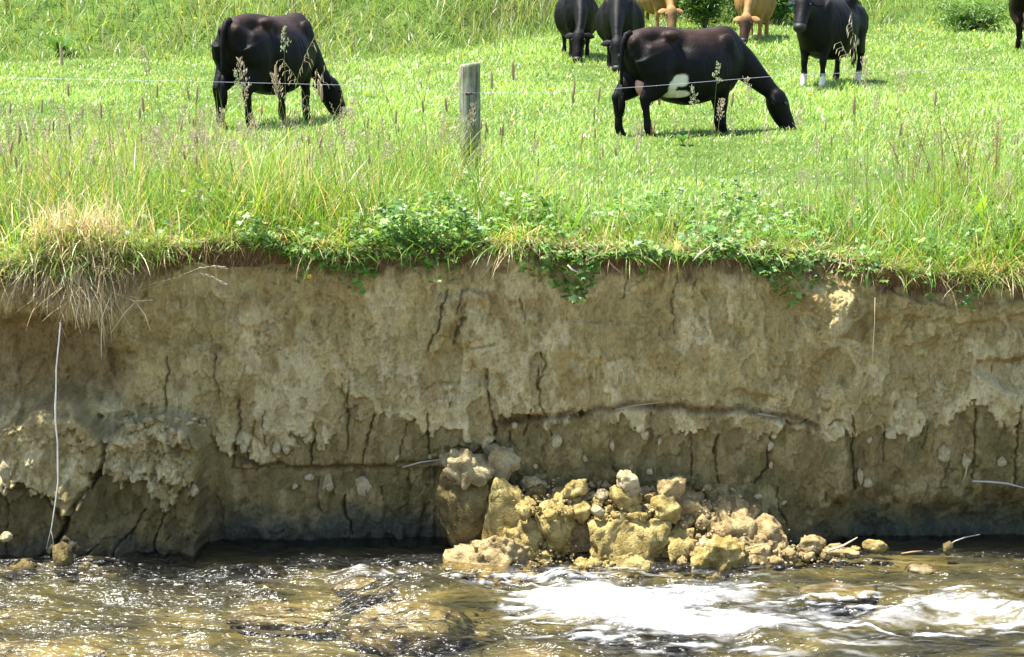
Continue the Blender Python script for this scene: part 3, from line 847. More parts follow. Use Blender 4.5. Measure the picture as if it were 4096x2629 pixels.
for j in range(900):
    zz = rnd.choice(zones)
    u = rnd.uniform(*zz[0]) + rnd.gauss(0, 25); f = rnd.random(); v = zz[1][0] + (zz[1][1] - zz[1][0]) * f + rnd.gauss(0, 14)
    p = atY(u, v, zz[5] + (zz[4] - zz[5]) * f + rnd.uniform(-.05, .02)); r_ = rnd.choice([.005, .007, .010, .014])
    fv.append(IV2 * np.array([r_, r_, r_ * .8]) * np.random.default_rng(j).uniform(.6, 1.2, (len(IV2), 1)) + np.array(p)); ff.append(IF2 + nfv); nfv += len(IV2)
fo_ = mobj("clay_fines", quads_mesh("clay_fines", np.concatenate(fv), np.concatenate(ff), mat=M['brownclod'], smooth=False)); tag(fo_, "fine loose soil crumbs over the fallen pile", kind="stuff")
# rubble core that the clods lie on
core = outline_block("rubble_core", [(1900, 2200), (2100, 2120), (2300, 2010), (2480, 1990), (2700, 2000), (2900, 2060), (3100, 2120), (3220, 2200), (3420, 2225), (3480, 2330), (1850, 2360)], 14.25, 0.22, M['brownclod'], 0.7, 0.05, 471, 160, 50, 0.25)
tag(core, "packed crumbled earth under the fallen clods", "rubble")

# pale flakes still stuck on the peeled face: parts of the bank
flakes = [(1312, 1945, 34, 62), (1440, 1945, 66, 50), (1240, 1905, 22, 10), (1450, 1912, 12, 8), (2225, 1765, 22, 42), (2340, 1835, 9, 26), (2450, 1785, 8, 30), (2580, 1740, 20, 24), (2598, 1885, 11, 18),
          (2140, 1863, 14, 12), (3440, 1900, 16, 52), (3470, 1935, 13, 22), (3560, 1730, 26, 36), (3782, 1815, 22, 48), (3862, 1845, 26, 34), (4002, 1850, 28, 22), (3082, 1775, 12, 26), (3085, 1855, 8, 20),
          (1105, 1790, 16, 34), (975, 1790, 12, 44), (1145, 1800, 12, 22), (2060, 1700, 7, 16), (1590, 1828, 8, 14), (1720, 1828, 9, 10), (1180, 1945, 14, 8), (3140, 2010, 14, 8), (3030, 1985, 18, 9), (2930, 1960, 12, 8),
          (3480, 1760, 12, 20), (2640, 1765, 18, 14), (780, 1960, 20, 30), (20, 1890, 22, 55)]
for k, (u, v, w, h) in enumerate(flakes):
    Y = bank_y(u, v) - 0.006 if u > 850 else bank_y(u, v) - .006
    p = [(u + w * math.cos(a) * rnd.uniform(.55, 1.25), v + h * math.sin(a) * rnd.uniform(.55, 1.25)) for a in np.linspace(0, 6.28, 12)[:-1]]
    o = outline_block("clay_flake", p, Y, 0.016, M['paleclod'], 0.35, 0.007, 800 + k, 40, 14, parent=bank)

# ------------------------------------------------------------------ river bed and water
m, nt, out = new_mat("stream_bed")
b = N(nt, "ShaderNodeBsdfPrincipled"); setin(b, Roughness=0.8, Specular_IOR_Level=0.2)
mp = mapping(nt, (0.7, 1.8, 1)); n1 = tex_noise(nt, mp, 1.9, 5, 0.55); n2 = tex_noise(nt, mp, 7, 3, 0.55)
r1 = ramp(nt, [(0.30, (0.016, 0.017, 0.011)), (0.45, (0.042, 0.040, 0.02)), (0.58, (0.10, 0.083, 0.034)), (0.72, (0.21, 0.18, 0.09))])
nt.links.new(n1.outputs[0], r1.inputs[0])
r2 = ramp(nt, [(0.35, (0.6, 0.6, 0.55)), (0.65, (1.2, 1.18, 1.1))]); nt.links.new(n2.outputs[0], r2.inputs[0])
mm = mix_rgb(nt, 'MULTIPLY', 0.9, r1.outputs[0], r2.outputs[0]); nt.links.new(mm.outputs[2], b.inputs['Base Color'])
bp = N(nt, "ShaderNodeBump"); setin(bp, Strength=0.8, Distance=0.05); nt.links.new(n2.outputs[0], bp.inputs['Height']); nt.links.new(bp.outputs[0], b.inputs['Normal'])
nt.links.new(b.outputs[0], out.inputs[0]); M['bed'] = m
rx = np.linspace(-16, 16, 220); ry = np.linspace(-4, 14.9, 130)
RX, RY = np.meshgrid(rx, ry)
RZ = -0.21 + 0.06 * fbm2(RX * 1.3, RY * 1.8, 4, 120) + 0.05 * fbm2(RX * 5, RY * 6, 3, 124)
RU, RV = project(RX, RY, np.zeros(RX.shape))
RZ += 0.26 * sstep(2750, 3100, RU) * sstep(2400, 2270, RV) * sstep(5200, 4300, RU)      # shallow shoal at right
RZ += 0.14 * sstep(13.2, 14.0, RY)
RZ -= 0.12 * sstep(12.5, 9, RY)
RZ = np.minimum(RZ, -0.04 + 0.02 * fbm2(RX * 6, RY * 8, 3, 127))
bed = mobj("stream_bed", quads_mesh("stream_bed", np.stack([RX.ravel(), RY.ravel(), RZ.ravel()], 1), grid_quads(len(rx), len(ry)), mat=M['bed']))
tag(bed, "stony brown stream bed seen through the water", kind="structure")

wx = np.concatenate([np.linspace(-16, -4.7, 60), np.linspace(-4.66, 4.66, 720), np.linspace(4.7, 16, 60)])
wy = np.concatenate([np.linspace(-4, 11.4, 60), np.linspace(11.43, 14.9, 215)])
WX, WY = np.meshgrid(wx, wy)
WU, WV = project(WX, WY, np.zeros(WX.shape))
calm = sstep(14.35, 13.75, WY)
def bump2(u, v, su, sv, h):
    return h * np.exp(-((WU - u) / su) ** 2 - ((WV - v) / sv) ** 2)
H = 0.020 * fbm2(WX * 1.4, WY * 3.0, 3, 130) * (0.4 + 0.6 * calm)
H += 0.055 * fbm2(WX * 2.2 + 0.6 * WY, WY * 6.0, 3, 133) * calm
H += 0.012 * fbm2(WX * 7 + 2 * WY, WY * 18, 3, 137) * (0.25 + 0.75 * calm)
H += 0.004 * fbm2(WX * 22, WY * 34, 2, 139) * (0.3 + 0.7 * calm)
gm = np.clip(np.exp(-((WU - 500) / 900) ** 2 - ((WV - 2385) / 75) ** 2) + np.exp(-((WU - 1500) / 350) ** 2 - ((WV - 2330) / 45) ** 2) + .9 * np.exp(-((WU - 2500) / 700) ** 2 - ((WV - 2320) / 35) ** 2)
             + .8 * np.exp(-((WU - 3500) / 600) ** 2 - ((WV - 2390) / 50) ** 2) + .7 * np.exp(-((WU - 2300) / 1500) ** 2 - ((WV - 2570) / 50) ** 2) + .06, 0, 1)
patch = sstep(-.05, .45, fbm2(WX * 1.3, WY * 5, 3, 152)) * gm
H += calm * patch * 0.062 * (np.abs(fbm2(WX * 4.2 + 1.2 * WY, WY * 7.5, 2, 155)) * -1 + .3)
H += bump2(1640, 2430, 230, 62, 0.155) + bump2(1760, 2440, 200, 60, 0.05)       # standing hump over the boulder
H += bump2(1450, 2320, 110, 26, 0.06) + bump2(1100, 2395, 190, 38, 0.045) + bump2(350, 2440, 260, 30, -0.03)
H += bump2(1950, 2470, 160, 40, -0.06) + bump2(2500, 2440, 420, 46, 0.05) + bump2(2300, 2530, 380, 18, -0.045)
def ridge(pts, wv, h):
    pu = [p[0] for p in pts]; pv = [p[1] for p in pts]
    c = np.interp(WU, pu, pv)
    ends = sstep(pu[0], pu[0] + 150, WU) * sstep(pu[-1], pu[-1] - 150, WU)
    return h * np.exp(-((WV - c) / wv) ** 2) * ends
H += ridge([(2900, 2590), (3150, 2545), (3400, 2530), (3560, 2490), (3750, 2435), (3950, 2425), (4300, 2480)], 30, 0.06)
H += ridge([(700, 2590), (1000, 2540), (1200, 2550), (1700, 2575), (2000, 2560)], 20, 0.04)
H += ridge([(-300, 2560), (200, 2585), (500, 2560), (800, 2600)], 24, 0.03)
H += ridge([(2000, 2500), (2300, 2530), (2700, 2560), (3100, 2545)], 16, 0.03)
f1 = poly_sdf(WU, WV, [(2075, 2405), (2150, 2370), (2240, 2345), (2420, 2335), (2650, 2350), (2860, 2345), (3010, 2370), (2900, 2400), (2780, 2420), (2760, 2450), (2900, 2455), (3060, 2450), (3200, 2485), (3280, 2515), (3120, 2545), (2950, 2560), (2700, 2535), (2450, 2510), (2250, 2480), (2120, 2440)])
f2 = poly_sdf(WU, WV, [(3210, 2465), (3300, 2455), (3420, 2495), (3540, 2465), (3660, 2415), (3780, 2400), (3900, 2395), (3960, 2430), (4120, 2450), (4300, 2470), (4300, 2500), (4000, 2475), (3860, 2490), (3700, 2470), (3560, 2500), (3420, 2530), (3300, 2500)])
fd = np.minimum(f1, f2) * np.where(np.minimum(f1, f2) > 0, 1, 1)
streak = fbm2(WX * 2.2 + WY * .8, WY * 16, 4, 141)
fine = fbm2(WX * 9 + WY * 3, WY * 36, 3, 145)
foam = sstep(30, -55, fd + 16 + 70 * streak + 40 * fine) ** 1.2
foam = foam * (1 - .55 * sstep(-.1, .5, -streak - .5 * fine) * sstep(-60, -10, fd))
# broken white water along the crests
foam2 = sstep(0.1, 0.6, streak * 0.8 + fine * 0.5) * sstep(130, 20, np.minimum(f1, f2)) * 0.6
foam3 = sstep(0.05, 0.55, fine * 0.8 + streak * 0.4) * (np.exp(-((WU - 2000) / 520) ** 2 - ((WV - 2315) / 26) ** 2) + np.exp(-((WU - 3500) / 500) ** 2 - ((WV - 2400) / 40) ** 2)) * 0.75
foam4 = sstep(0.0, 0.6, fine + .4 * streak) * ridge([(700, 2590), (1000, 2540), (1200, 2550), (1700, 2575), (2000, 2560)], 14, 0.7)
foam = np.clip(np.maximum.reduce([foam, foam2, foam3]), 0, 1)
H += foam * (0.014 + 0.024 * fbm2(WX * 7, WY * 18, 3, 148) + 0.010 * fbm2(WX * 24, WY * 44, 2, 149))
m, nt, out = new_mat("stream_water")
at = N(nt, "ShaderNodeAttribute"); at.attribute_name = "foam"
mp = mapping(nt, (1.0, 2.6, 1)); n1 = tex_noise(nt, mp, 8, 2, 0.5); n2 = tex_noise(nt, mp, 30, 2, 0.5)
ad = N(nt, "ShaderNodeMath"); ad.operation = 'MULTIPLY_ADD'; ad.inputs[1].default_value = 0.16
nt.links.new(n2.outputs[0], ad.inputs[0]); nt.links.new(n1.outputs[0], ad.inputs[2])
bp = N(nt, "ShaderNodeBump"); setin(bp, Strength=0.8, Distance=0.055); nt.links.new(ad.outputs[0], bp.inputs['Height'])
fr = N(nt, "ShaderNodeFresnel"); fr.inputs[0].default_value = 1.33; nt.links.new(bp.outputs[0], fr.inputs[1])
gl = N(nt, "ShaderNodeBsdfGlossy"); gl.inputs['Roughness'].default_value = 0.26; nt.links.new(bp.outputs[0], gl.inputs['Normal'])
tp = N(nt, "ShaderNodeBsdfTransparent"); tp.inputs[0].default_value = (0.86, 0.84, 0.66, 1)
mx = N(nt, "ShaderNodeMixShader"); nt.links.new(fr.outputs[0], mx.inputs[0]); nt.links.new(tp.outputs[0], mx.inputs[1]); nt.links.new(gl.outputs[0], mx.inputs[2])
fo = N(nt, "ShaderNodeBsdfPrincipled"); setin(fo, Base_Color=(0.74, 0.75, 0.76, 1), Roughness=0.55)
bp2 = N(nt, "ShaderNodeBump"); setin(bp2, Strength=0.5, Distance=0.03); nt.links.new(n2.outputs[0], bp2.inputs['Height']); nt.links.new(bp2.outputs[0], fo.inputs['Normal'])
mx2 = N(nt, "ShaderNodeMixShader"); nt.links.new(at.outputs['Fac'], mx2.inputs[0]); nt.links.new(mx.outputs[0], mx2.inputs[1]); nt.links.new(fo.outputs[0], mx2.inputs[2])
nt.links.new(mx2.outputs[0], out.inputs[0]); M['water'] = m
water = mobj("stream_water", quads_mesh("stream_water", np.stack([WX.ravel(), WY.ravel(), H.ravel()], 1), grid_quads(len(wx), len(wy)), mat=M['water'], extra={"foam": foam.ravel()}))
tag(water, "fast shallow stream with white water and glitter", kind="structure")

# unseen near shore of pale gravel, added to bounce sunlight onto the face
hx_ = np.linspace(-30, 30, 160); hy_ = np.linspace(-25, 11.3, 150)
HX, HY = np.meshgrid(hx_, hy_)
HZ = np.interp(HY, [-25, -4, 3, 8, 10, 11.3], [2.6, 2.5, 1.6, .55, .1, -.35]) + .05 * fbm2(HX * 1.5, HY * 1.5, 4, 250)
M['gravel'] = mat_simple("gravel", (0.25, 0.23, 0.17), .9, .35, 60, .6)
gsh = mobj("bounce_shore", quads_mesh("bounce_shore", np.stack([HX.ravel(), HY.ravel(), HZ.ravel()], 1), grid_quads(len(hx_), len(hy_)), mat=M['gravel']))
tag(gsh, "unseen pale gravel shore added on the near side to bounce light onto the bank", kind="structure")
# stones under the water
m, nt, out = new_mat("algae_stone")
b = N(nt, "ShaderNodeBsdfPrincipled"); setin(b, Roughness=0.6)
mp = mapping(nt, (1, 1, 1)); n1 = tex_noise(nt, mp, 5, 7, 0.65)
r1 = ramp(nt, [(0.36, (0.045, 0.033, 0.013)), (0.5, (0.14, 0.10, 0.042)), (0.6, (0.20, 0.15, 0.07)), (0.68, (0.10, 0.14, 0.018))]); nt.links.new(n1.outputs[0], r1.inputs[0]); nt.links.new(r1.outputs[0], b.inputs['Base Color'])
bp = N(nt, "ShaderNodeBump"); setin(bp, Strength=0.7, Distance=0.03); nt.links.new(n1.outputs[0], bp.inputs['Height']); nt.links.new(bp.outputs[0], b.inputs['Normal'])
nt.links.new(b.outputs[0], out.inputs[0]); M['stone'] = m
def stone(u, v, sx, sy, sz, z, seed, label):
    p = atZ(u, v, 0)
    V, F = rock_verts((sx, sy, sz), seed, 4, 0.07, 9, 0.7)
    o = mobj("stream_boulder", quads_mesh("stream_boulder", V, F, mat=M['stone'])); o.location = (p.x, p.y, z)
    tag(o, label, "boulder", "boulders in the stream")
stone(1650, 2440, .46, .36, .20, -0.135, 900, "big brown boulder with green algae under the standing hump of water")
stone(1460, 2320, .26, .16, .08, -0.07, 901, "yellow boulder awash in the glitter left of the hump")
stone(1120, 2400, .38, .24, .08, -0.13, 902, "broad tan boulder just below the surface, left of centre")
stone(150, 2520, .42, .26, .06, -0.15, 903, "yellowish boulder under water at the lower left")
stone(700, 2560, .34, .24, .06, -0.16, 904, "brown boulder under water near the bottom left")
stone(3350, 2330, .30, .22, .05, -0.075, 905, "pale flat boulder in the shallows right of the pile")
stone(3680, 2260, .14, .1, .07, -0.05, 906, "small tan stone breaking the shallows at right")
stone(2950, 2590, .4, .24, .06, -0.16, 907, "olive boulder under water at the bottom right of centre")
stone(2100, 2545, .25, .18, .06, -0.15, 908, "greenish boulder under water below the white water")
# spray above the white water
mb = MB()
for k in range(150):
    if k < 110: u = rnd.gauss(2450, 330); v = rnd.gauss(2350, 26)
    else: u = rnd.gauss(3750, 200); v = rnd.gauss(2410, 22)
    p = atZ(u, v + 25, 0); p.z = abs(rnd.gauss(0.03, 0.035)) + 0.02
    mb.ball(p, rnd.uniform(.0015, .0035), 5, 4)
M['spray'] = mat_simple("spray", (0.85, 0.87, 0.88), 0.2, 0.05)
sp_o = mobj("spray", mb.mesh("spray", M['spray'])); tag(sp_o, "white spray droplets thrown up by the rapid", kind="stuff")

# ------------------------------------------------------------------ cows
def mat_coat(name, rough=0.55, spec=0.12, coat=0.0):
    m, nt, out = new_mat(name)
    at = N(nt, "ShaderNodeAttribute"); at.attribute_name = "Col"
    b = N(nt, "ShaderNodeBsdfPrincipled"); setin(b, Roughness=rough, Specular_IOR_Level=spec)
    mp = mapping(nt, (1, 1, 0.35)); n1 = tex_noise(nt, mp, 60, 4, 0.6); n2 = tex_noise(nt, mp, 5, 4, 0.6)
    r2 = ramp(nt, [(0.35, (0.75, 0.72, 0.7)), (0.65, (1.25, 1.2, 1.15))]); nt.links.new(n2.outputs[0], r2.inputs[0])
    mm = mix_rgb(nt, 'MULTIPLY', 0.9, at.outputs[0], r2.outputs[0]); nt.links.new(mm.outputs[2], b.inputs['Base Color'])
    bp = N(nt, "ShaderNodeBump"); setin(bp, Strength=0.5, Distance=0.012); nt.links.new(n1.outputs[0], bp.inputs['Height']); nt.links.new(bp.outputs[0], b.inputs['Normal'])
    nt.links.new(b.outputs[0], out.inputs[0])
    return m
M['coat'] = mat_coat("cow_coat")
M['skin'] = mat_simple("udder_skin", (0.55, 0.27, 0.19), 0.5, 0.15, 12)
M['hoof'] = mat_simple("hoof_horn", (0.07, 0.055, 0.04), 0.5, 0.3, 40)
M['eye'] = mat_simple("cow_eye", (0.008, 0.006, 0.005), 0.08, 0.1, 10, spec=0.8)
M['tag_green'] = mat_simple("ear_tag_green", (0.02, 0.32, 0.14), 0.4, 0.1, 10)
M['tag_yellow'] = mat_simple("ear_tag_yellow", (0.7, 0.55, 0.05), 0.4, 0.1, 10)
M['muzzle'] = mat_simple("cow_muzzle", (0.014, 0.012, 0.012), 0.5, 0.2, 60, 0.2, 0.25)

def rot_z(p, c, a):
    p = Vector(p); c = Vector(c); d = p - c
    return c + Vector((d.x * math.cos(a) - d.y * math.sin(a), d.x * math.sin(a) + d.y * math.cos(a), d.z))

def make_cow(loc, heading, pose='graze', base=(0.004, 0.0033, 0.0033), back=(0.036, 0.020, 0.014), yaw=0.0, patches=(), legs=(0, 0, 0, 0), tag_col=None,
             udder=True, label="", scale=1.0, face=None, fat=1.0, sock=None, tail_side=0.0, headdrop=0.0, reach=1.0):
    root = empty("cow", Vector(loc) - Vector((0, 0, .045)), heading)
    root.scale = (scale,) * 3
    tag(root, label, "cow", "cows grazing the pasture")
    body = MB()
    # trunk: x, top, bottom, half width
    st = [(-0.84, 1.17, 1.00, .05), (-0.80, 1.235, .90, .13), (-0.70, 1.295, .74, .215), (-0.55, 1.318, .57, .275), (-0.38, 1.33, .49, .30), (-0.2, 1.318, .42, .33 * fat), (0.0, 1.295, .38, .365 * fat),
          (0.2, 1.285, .39, .365 * fat), (0.38, 1.295, .43, .325), (0.52, 1.315, .48, .272), (0.64, 1.315, .52, .232), (0.75, 1.25, .63, .175), (0.84, 1.12, .72, .11), (0.88, 1.0, .80, .05)]
    n = 28; basei = len(body.v)
    for (x, t, bt, hw) in st:
        zc = bt + (t - bt) * 0.47; up = t - zc; dn = zc - bt
        for k in range(n):
            a = 2 * math.pi * k / n; ca, sa = math.cos(a), math.sin(a)
            if sa >= 0:
                y = hw * math.copysign(abs(ca) ** 0.85, ca) * (1 - 0.30 * sa ** 2); z = zc + up * sa ** 0.95
            else:
                y = hw * math.copysign(abs(ca) ** 0.8, ca); z = zc - dn * (-sa) ** 0.95
            body.v.append(Vector((x, y, z)))
    for i in range(len(st) - 1):
        for k in range(n):
            k2 = (k + 1) % n
            body.f.append((basei + i * n + k, basei + (i + 1) * n + k, basei + (i + 1) * n + k2, basei + i * n + k2))
    body.f.append(tuple(basei + k for k in range(n))); body.f.append(tuple(basei + (len(st) - 1) * n + k for k in reversed(range(n))))
    LY = (0, 1, 0)
    for s in (-1, 1):
        body.ball((-0.32, s * .185, 1.215), (.12, .09, .072), 12, 8)
        body.ball((-0.765, s * .10, 1.14), (.075, .055, .075), 10, 7)
        body.ball((0.50, s * .2, .98), (.17, .075, .27), 10, 8)
        body.ball((-0.52, s * .215, .90), (.23, .095, .30), 10, 8)
    # legs: offsets forward per leg: hind right, hind left, fore right, fore left
    for i, (s, hind) in enumerate(((-1, 1), (1, 1), (-1, 0), (1, 0))):
        o = legs[i]
        if hind:
            pts = [(-.56, s * .17, 1.02), (-.50 + o * .25, s * .195, .82), (-.50 + o * .4, s * .19, .68), (-.63 + o * .7, s * .175, .56), (-.715 + o * .85, s * .165, .475), (-.70 + o * .9, s * .16, .40), (-.675 + o * .95, s * .155, .26), (-.665 + o, s * .155, .15), (-.635 + o, s * .155, .08), (-.61 + o, s * .155, .02)]
            rad = [(.12, .24), (.125, .22), (.11, .18), (.072, .112), (.05, .070), (.04, .047), (.034, .038), (.042, .045), (.04, .046), (.05, .062)]
        else:
            pts = [(.53, s * .16, .98), (.50 + o * .3, s * .17, .74), (.505 + o * .45, s * .16, .60), (.525 + o * .6, s * .15, .47), (.535 + o * .75, s * .145, .385), (.53 + o * .85, s * .145, .29), (.53 + o * .95, s * .145, .15), (.555 + o, s * .145, .08), (.575 + o, s * .145, .02)]
            rad = [(.09, .17), (.085, .125), (.068, .085), (.05, .058), (.05, .054), (.036, .038), (.042, .045), (.04, .045), (.048, .06)]
        rad = [(a_ * 1.15, b_ * 1.15) for a_, b_ in rad]
        body.tube(pts, rad, 12, True, LY)
        hoof = MB()
        hx = pts[-1][0]; hy = pts[-1][1]
        for q in (-1, 1):
            hoof.tube([(hx - .005, hy + q * .024, .055), (hx + .012, hy + q * .026, .0)], [(.024, .052), (.028, .066)], 8, True, LY)
        mobj("hoof", hoof.mesh("hoof", M['hoof']), root)
    # neck and head
    nb_ = Vector((0.60, 0, 1.02))
    if pose == 'graze':
        hd = headdrop
        neck = [(0.50, 0, 1.03), (0.70, 0, .985), (0.92, 0, .83 - hd * .3), (1.12, 0, .65 - hd * .6), (1.25, 0, .53 - hd)]
        nrad = [(.16, .25), (.15, .235), (.115, .18), (.086, .135), (.07, .095)]
        hdir = Vector((0.42, 0, -0.91)); poll = Vector((1.25, 0, .56 - hd))
    else:
        neck = [(0.50, 0, 1.03), (0.68, 0, 1.06), (0.86, 0, 1.10), (1.0, 0, 1.15), (1.08, 0, 1.20)]
        nrad = [(.16, .26), (.15, .235), (.12, .185), (.10, .15), (.09, .12)]
        hdir = Vector((0.62, 0, -0.78)); poll = Vector((1.06, 0, 1.29))
    neck = [(.5 + (a_ - .5) * reach, b_, c_) for a_, b_, c_ in neck]; poll.x = .5 + (poll.x - .5) * reach
    k_ = len(neck)
    neck2 = [rot_z(p, nb_, yaw * 0.55 * (i / (k_ - 1)) ** 1.2) for i, p in enumerate(neck)]
    # neck lateral axes follow the yaw
    body.tube(neck2, nrad, 16, True, (-math.sin(yaw * .3), math.cos(yaw * .3), 0))
    poll = rot_z(poll, nb_, yaw * 0.55)
    hdir = rot_z(hdir, (0, 0, 0), yaw)
    lat = Vector((-math.sin(yaw), math.cos(yaw), 0))
    fro = lat.cross(hdir); fro.normalize()
    if fro.dot(Vector((math.cos(yaw), math.sin(yaw), 0.3))) < 0: fro = -fro       # forehead normal
    HK = 1.14
    hs = [(0.0, 0.0, .075, .07), (0.05, 0.0, .10, .105), (0.13, -0.012, .115, .122), (0.20, -0.02, .105, .118), (0.29, -0.02, .088, .105), (0.37, -0.012, .078, .092), (0.43, -0.01, .082, .084), (0.48, -0.015, .078, .076), (0.515, -0.02, .055, .05)]
    hs = [tuple(q * HK for q in r_) for r_ in hs]
    body.tube([poll + hdir * a + fro * o2 for a, o2, _, _ in hs], [(w, h) for _, _, w, h in hs], 16, True, lat)
    me0 = body.mesh("cow_body")
    tmp = bpy.data.objects.new("cow_tmp", me0); COL.objects.link(tmp)
    md = tmp.modifiers.new("r", 'REMESH'); md.mode = 'VOXEL'; md.voxel_size = 0.017 if Vector(loc).y < 29 else 0.023; md.use_smooth_shade = True
    sm = tmp.modifiers.new("s", 'SMOOTH'); sm.factor = 0.5; sm.iterations = 6
    dg = bpy.context.evaluated_depsgraph_get(); dg.update()
    me = bpy.data.meshes.new_from_object(tmp.evaluated_get(dg))
    bpy.data.objects.remove(tmp, do_unlink=True)
    me.name = "cow_body"
    nv = len(me.vertices)
    P = np.zeros(nv * 3, np.float32); me.vertices.foreach_get("co", P); P = P.reshape(-1, 3).astype(float)
    Nn = np.zeros(nv * 3, np.float32); me.vertices.foreach_get("normal", Nn); Nn = Nn.reshape(-1, 3).astype(float)
    side = np.abs(P[:, 1])
    # ribs, the hollow before the hip bone, the sunken rump between the bones, shoulder blade line
    ribw = sstep(-.02, .08, P[:, 0]) * sstep(.52, .40, P[:, 0]) * sstep(.62, .8, P[:, 2]) * sstep(1.24, 1.12, P[:, 2]) * sstep(.12, .2, side)
    dsp = 0.0035 * np.sin((P[:, 0] + 0.12 * (P[:, 2] - 1)) * 2 * math.pi / .072) * ribw
    def dent(cx, cz, rx, rz, dep): return -dep * np.exp(-((P[:, 0] - cx) / rx) ** 2 - ((P[:, 2] - cz) / rz) ** 2) * sstep(.08, .18, side)
    dsp += dent(-.17, 1.13, .09, .10, .075) + dent(-.55, 1.19, .12, .065, .055) + dent(.36, 1.12, .05, .13, .014) + dent(-.30, .75, .07, .1, .03) + dent(.62, 1.1, .05, .1, .012)
    dsp += 0.012 * fbm3(P * 4, 3, 77) + 0.004 * fbm3(P * 14, 3, 78)
    P = P + Nn * dsp[:, None]
    me.vertices.foreach_set("co", P.astype(np.float32).ravel())
    me.update()
    me.polygons.foreach_set("use_smooth", np.ones(len(me.polygons), bool))
    col = np.broadcast_to(np.array(base), (nv, 3)).copy()
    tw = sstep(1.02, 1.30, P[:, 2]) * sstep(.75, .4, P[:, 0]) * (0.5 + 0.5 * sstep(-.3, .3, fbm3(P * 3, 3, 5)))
    col = col + (np.array(back) - col) * tw[:, None]  # browner, paler back: its sunlit highlight put into the coat colour
    if face is not None:
        hp = np.array(poll); q = (P - hp) @ np.array(hdir)
        nearh = np.linalg.norm(P - (hp + np.array(hdir) * 0.27), axis=1)
        fw = sstep(.0, .2, q) * sstep(.36, .26, nearh)
        col = col + (np.array(face) - col) * fw[:, None]
    for (cx, cy, cz, rx_, ry_, rz_, pc) in patches:
        dd = ((P[:, 0] - cx) / rx_) ** 2 + ((P[:, 1] - cy) / ry_) ** 2 + ((P[:, 2] - cz) / rz_) ** 2 + 0.9 * fbm3(P * 7, 4, 15)
        wv = sstep(1.25, 0.8, dd)
        col = col + (np.array(pc) - col) * wv[:, None]
    at = me.color_attributes.new("Col", 'FLOAT_COLOR', 'POINT')
    c4 = np.ones((nv, 4), np.float32); c4[:, :3] = col; at.data.foreach_set("color", c4.ravel())
    me.materials.append(M['coat'])
    mobj("body", me, root)
    # ears
    darkc = tuple(base)
    for s in (-1, 1):
        e0 = poll + hdir * .06 + lat * (s * .085) - fro * 0.02
        ed = (lat * s + Vector((0, 0, -0.10 if pose == 'graze' else -0.22)) - fro * 0.25).normalized()
        ear = MB()
        pts = [e0 + ed * t for t in (-.02, .03, .08, .13, .17, .195)]
        ear.tube(pts, [(.022, .02), (.045, .016), (.062, .013), (.055, .011), (.03, .009), (.006, .005)], 10, True, hdir * 1.0)
        nve = len(ear.v)
        ec = np.array([base if back[0] < .1 else back] * nve)
        eo = mobj("ear", ear.mesh("ear", M['coat'], True, ec), root)
        if tag_col and s == tag_col[1]:
            t_ = MB(); c = e0 + ed * .10 + fro * .02
            dn = Vector((0, 0, -1))
            a_ = (lat * s).normalized()
            t_.poly([c + a_ * .02, c - a_ * .02, c - a_ * .035 + dn * .045, c - a_ * .03 + dn * .085, c + a_ * .03 + dn * .085, c + a_ * .035 + dn * .045])
            t_.poly([p + fro * -.004 for p in [c + a_ * .02, c - a_ * .02, c - a_ * .035 + dn * .045, c - a_ * .03 + dn * .085, c + a_ * .03 + dn * .085, c + a_ * .035 + dn * .045]][::-1])
            mobj("ear_tag", t_.mesh("ear_tag", M[tag_col[0]], False), eo)
        ey = MB(); ey.ball(poll + hdir * .188 + lat * (s * .112) + fro * .063, .019, 10, 8)
        mobj("eye", ey.mesh("eye", M['eye']), root)
    mz = MB(); c = poll + hdir * .475 + fro * -.012
    mz.tube([poll + hdir * .50 + fro * .009, poll + hdir * .558 + fro * .0, poll + hdir * .59 - fro * .011], [(.088, .072), (.086, .070), (.058, .045)], 14, True, lat)
    mobj("muzzle", mz.mesh("muzzle", M['muzzle']), root)
    # tail
    tl = MB()
    ty = tail_side
    tl.tube([(-.76, 0, 1.255), (-.83, ty * .2, 1.235), (-.875, ty * .5, 1.12), (-.885, ty * .8, .95), (-.88, ty, .78), (-.875, ty, .62)], [.04, .036, .03, .024, .02, .018], 10)
    tc = mobj("tail", tl.mesh("tail", M['coat'], True, np.array([base] * len(tl.v))), root)
    tf = MB(); tf.tube([(-.876, ty, .66), (-.878, ty, .56), (-.874, ty, .44), (-.87, ty, .34), (-.868, ty, .28)], [.018, .034, .04, .03, .006], 9)
    r_ = random.Random(3)
    for q in range(26):
        a = r_.uniform(0, 6.28); rr = r_.uniform(.012, .035); x0, y0 = -.876 + rr * math.cos(a), ty + rr * math.sin(a)
        tf.tube([(x0, y0, r_.uniform(.5, .6)), (x0 + r_.uniform(-.01, .01), y0 + r_.uniform(-.01, .01), .42), (x0 + r_.uniform(-.02, .02), y0 + r_.uniform(-.02, .02), r_.uniform(.22, .32))], [.005, .006, .001], 4)
    mobj("tail_tuft", tf.mesh("tail_tuft", M['coat'], True, np.array([base] * len(tf.v))), tc)
    if udder:
        ud = MB()
        ud.ball((-.44, 0, .61), (.17, .125, .12), 16, 12); ud.ball((-.56, 0, .64), (.12, .115, .14), 14, 10)
        uo = mobj("udder", ud.mesh("udder", M['skin']), root)
        for sx in (-.54, -.40):
            for s in (-1, 1):
                tt_ = MB(); tt_.tube([(sx, s * .07, .50), (sx, s * .075, .46), (sx + .004, s * .076, .415), (sx + .004, s * .076, .405)], [.022, .016, .014, .006], 8)
                mobj("teat", tt_.mesh("teat", M['skin']), uo)
    return root

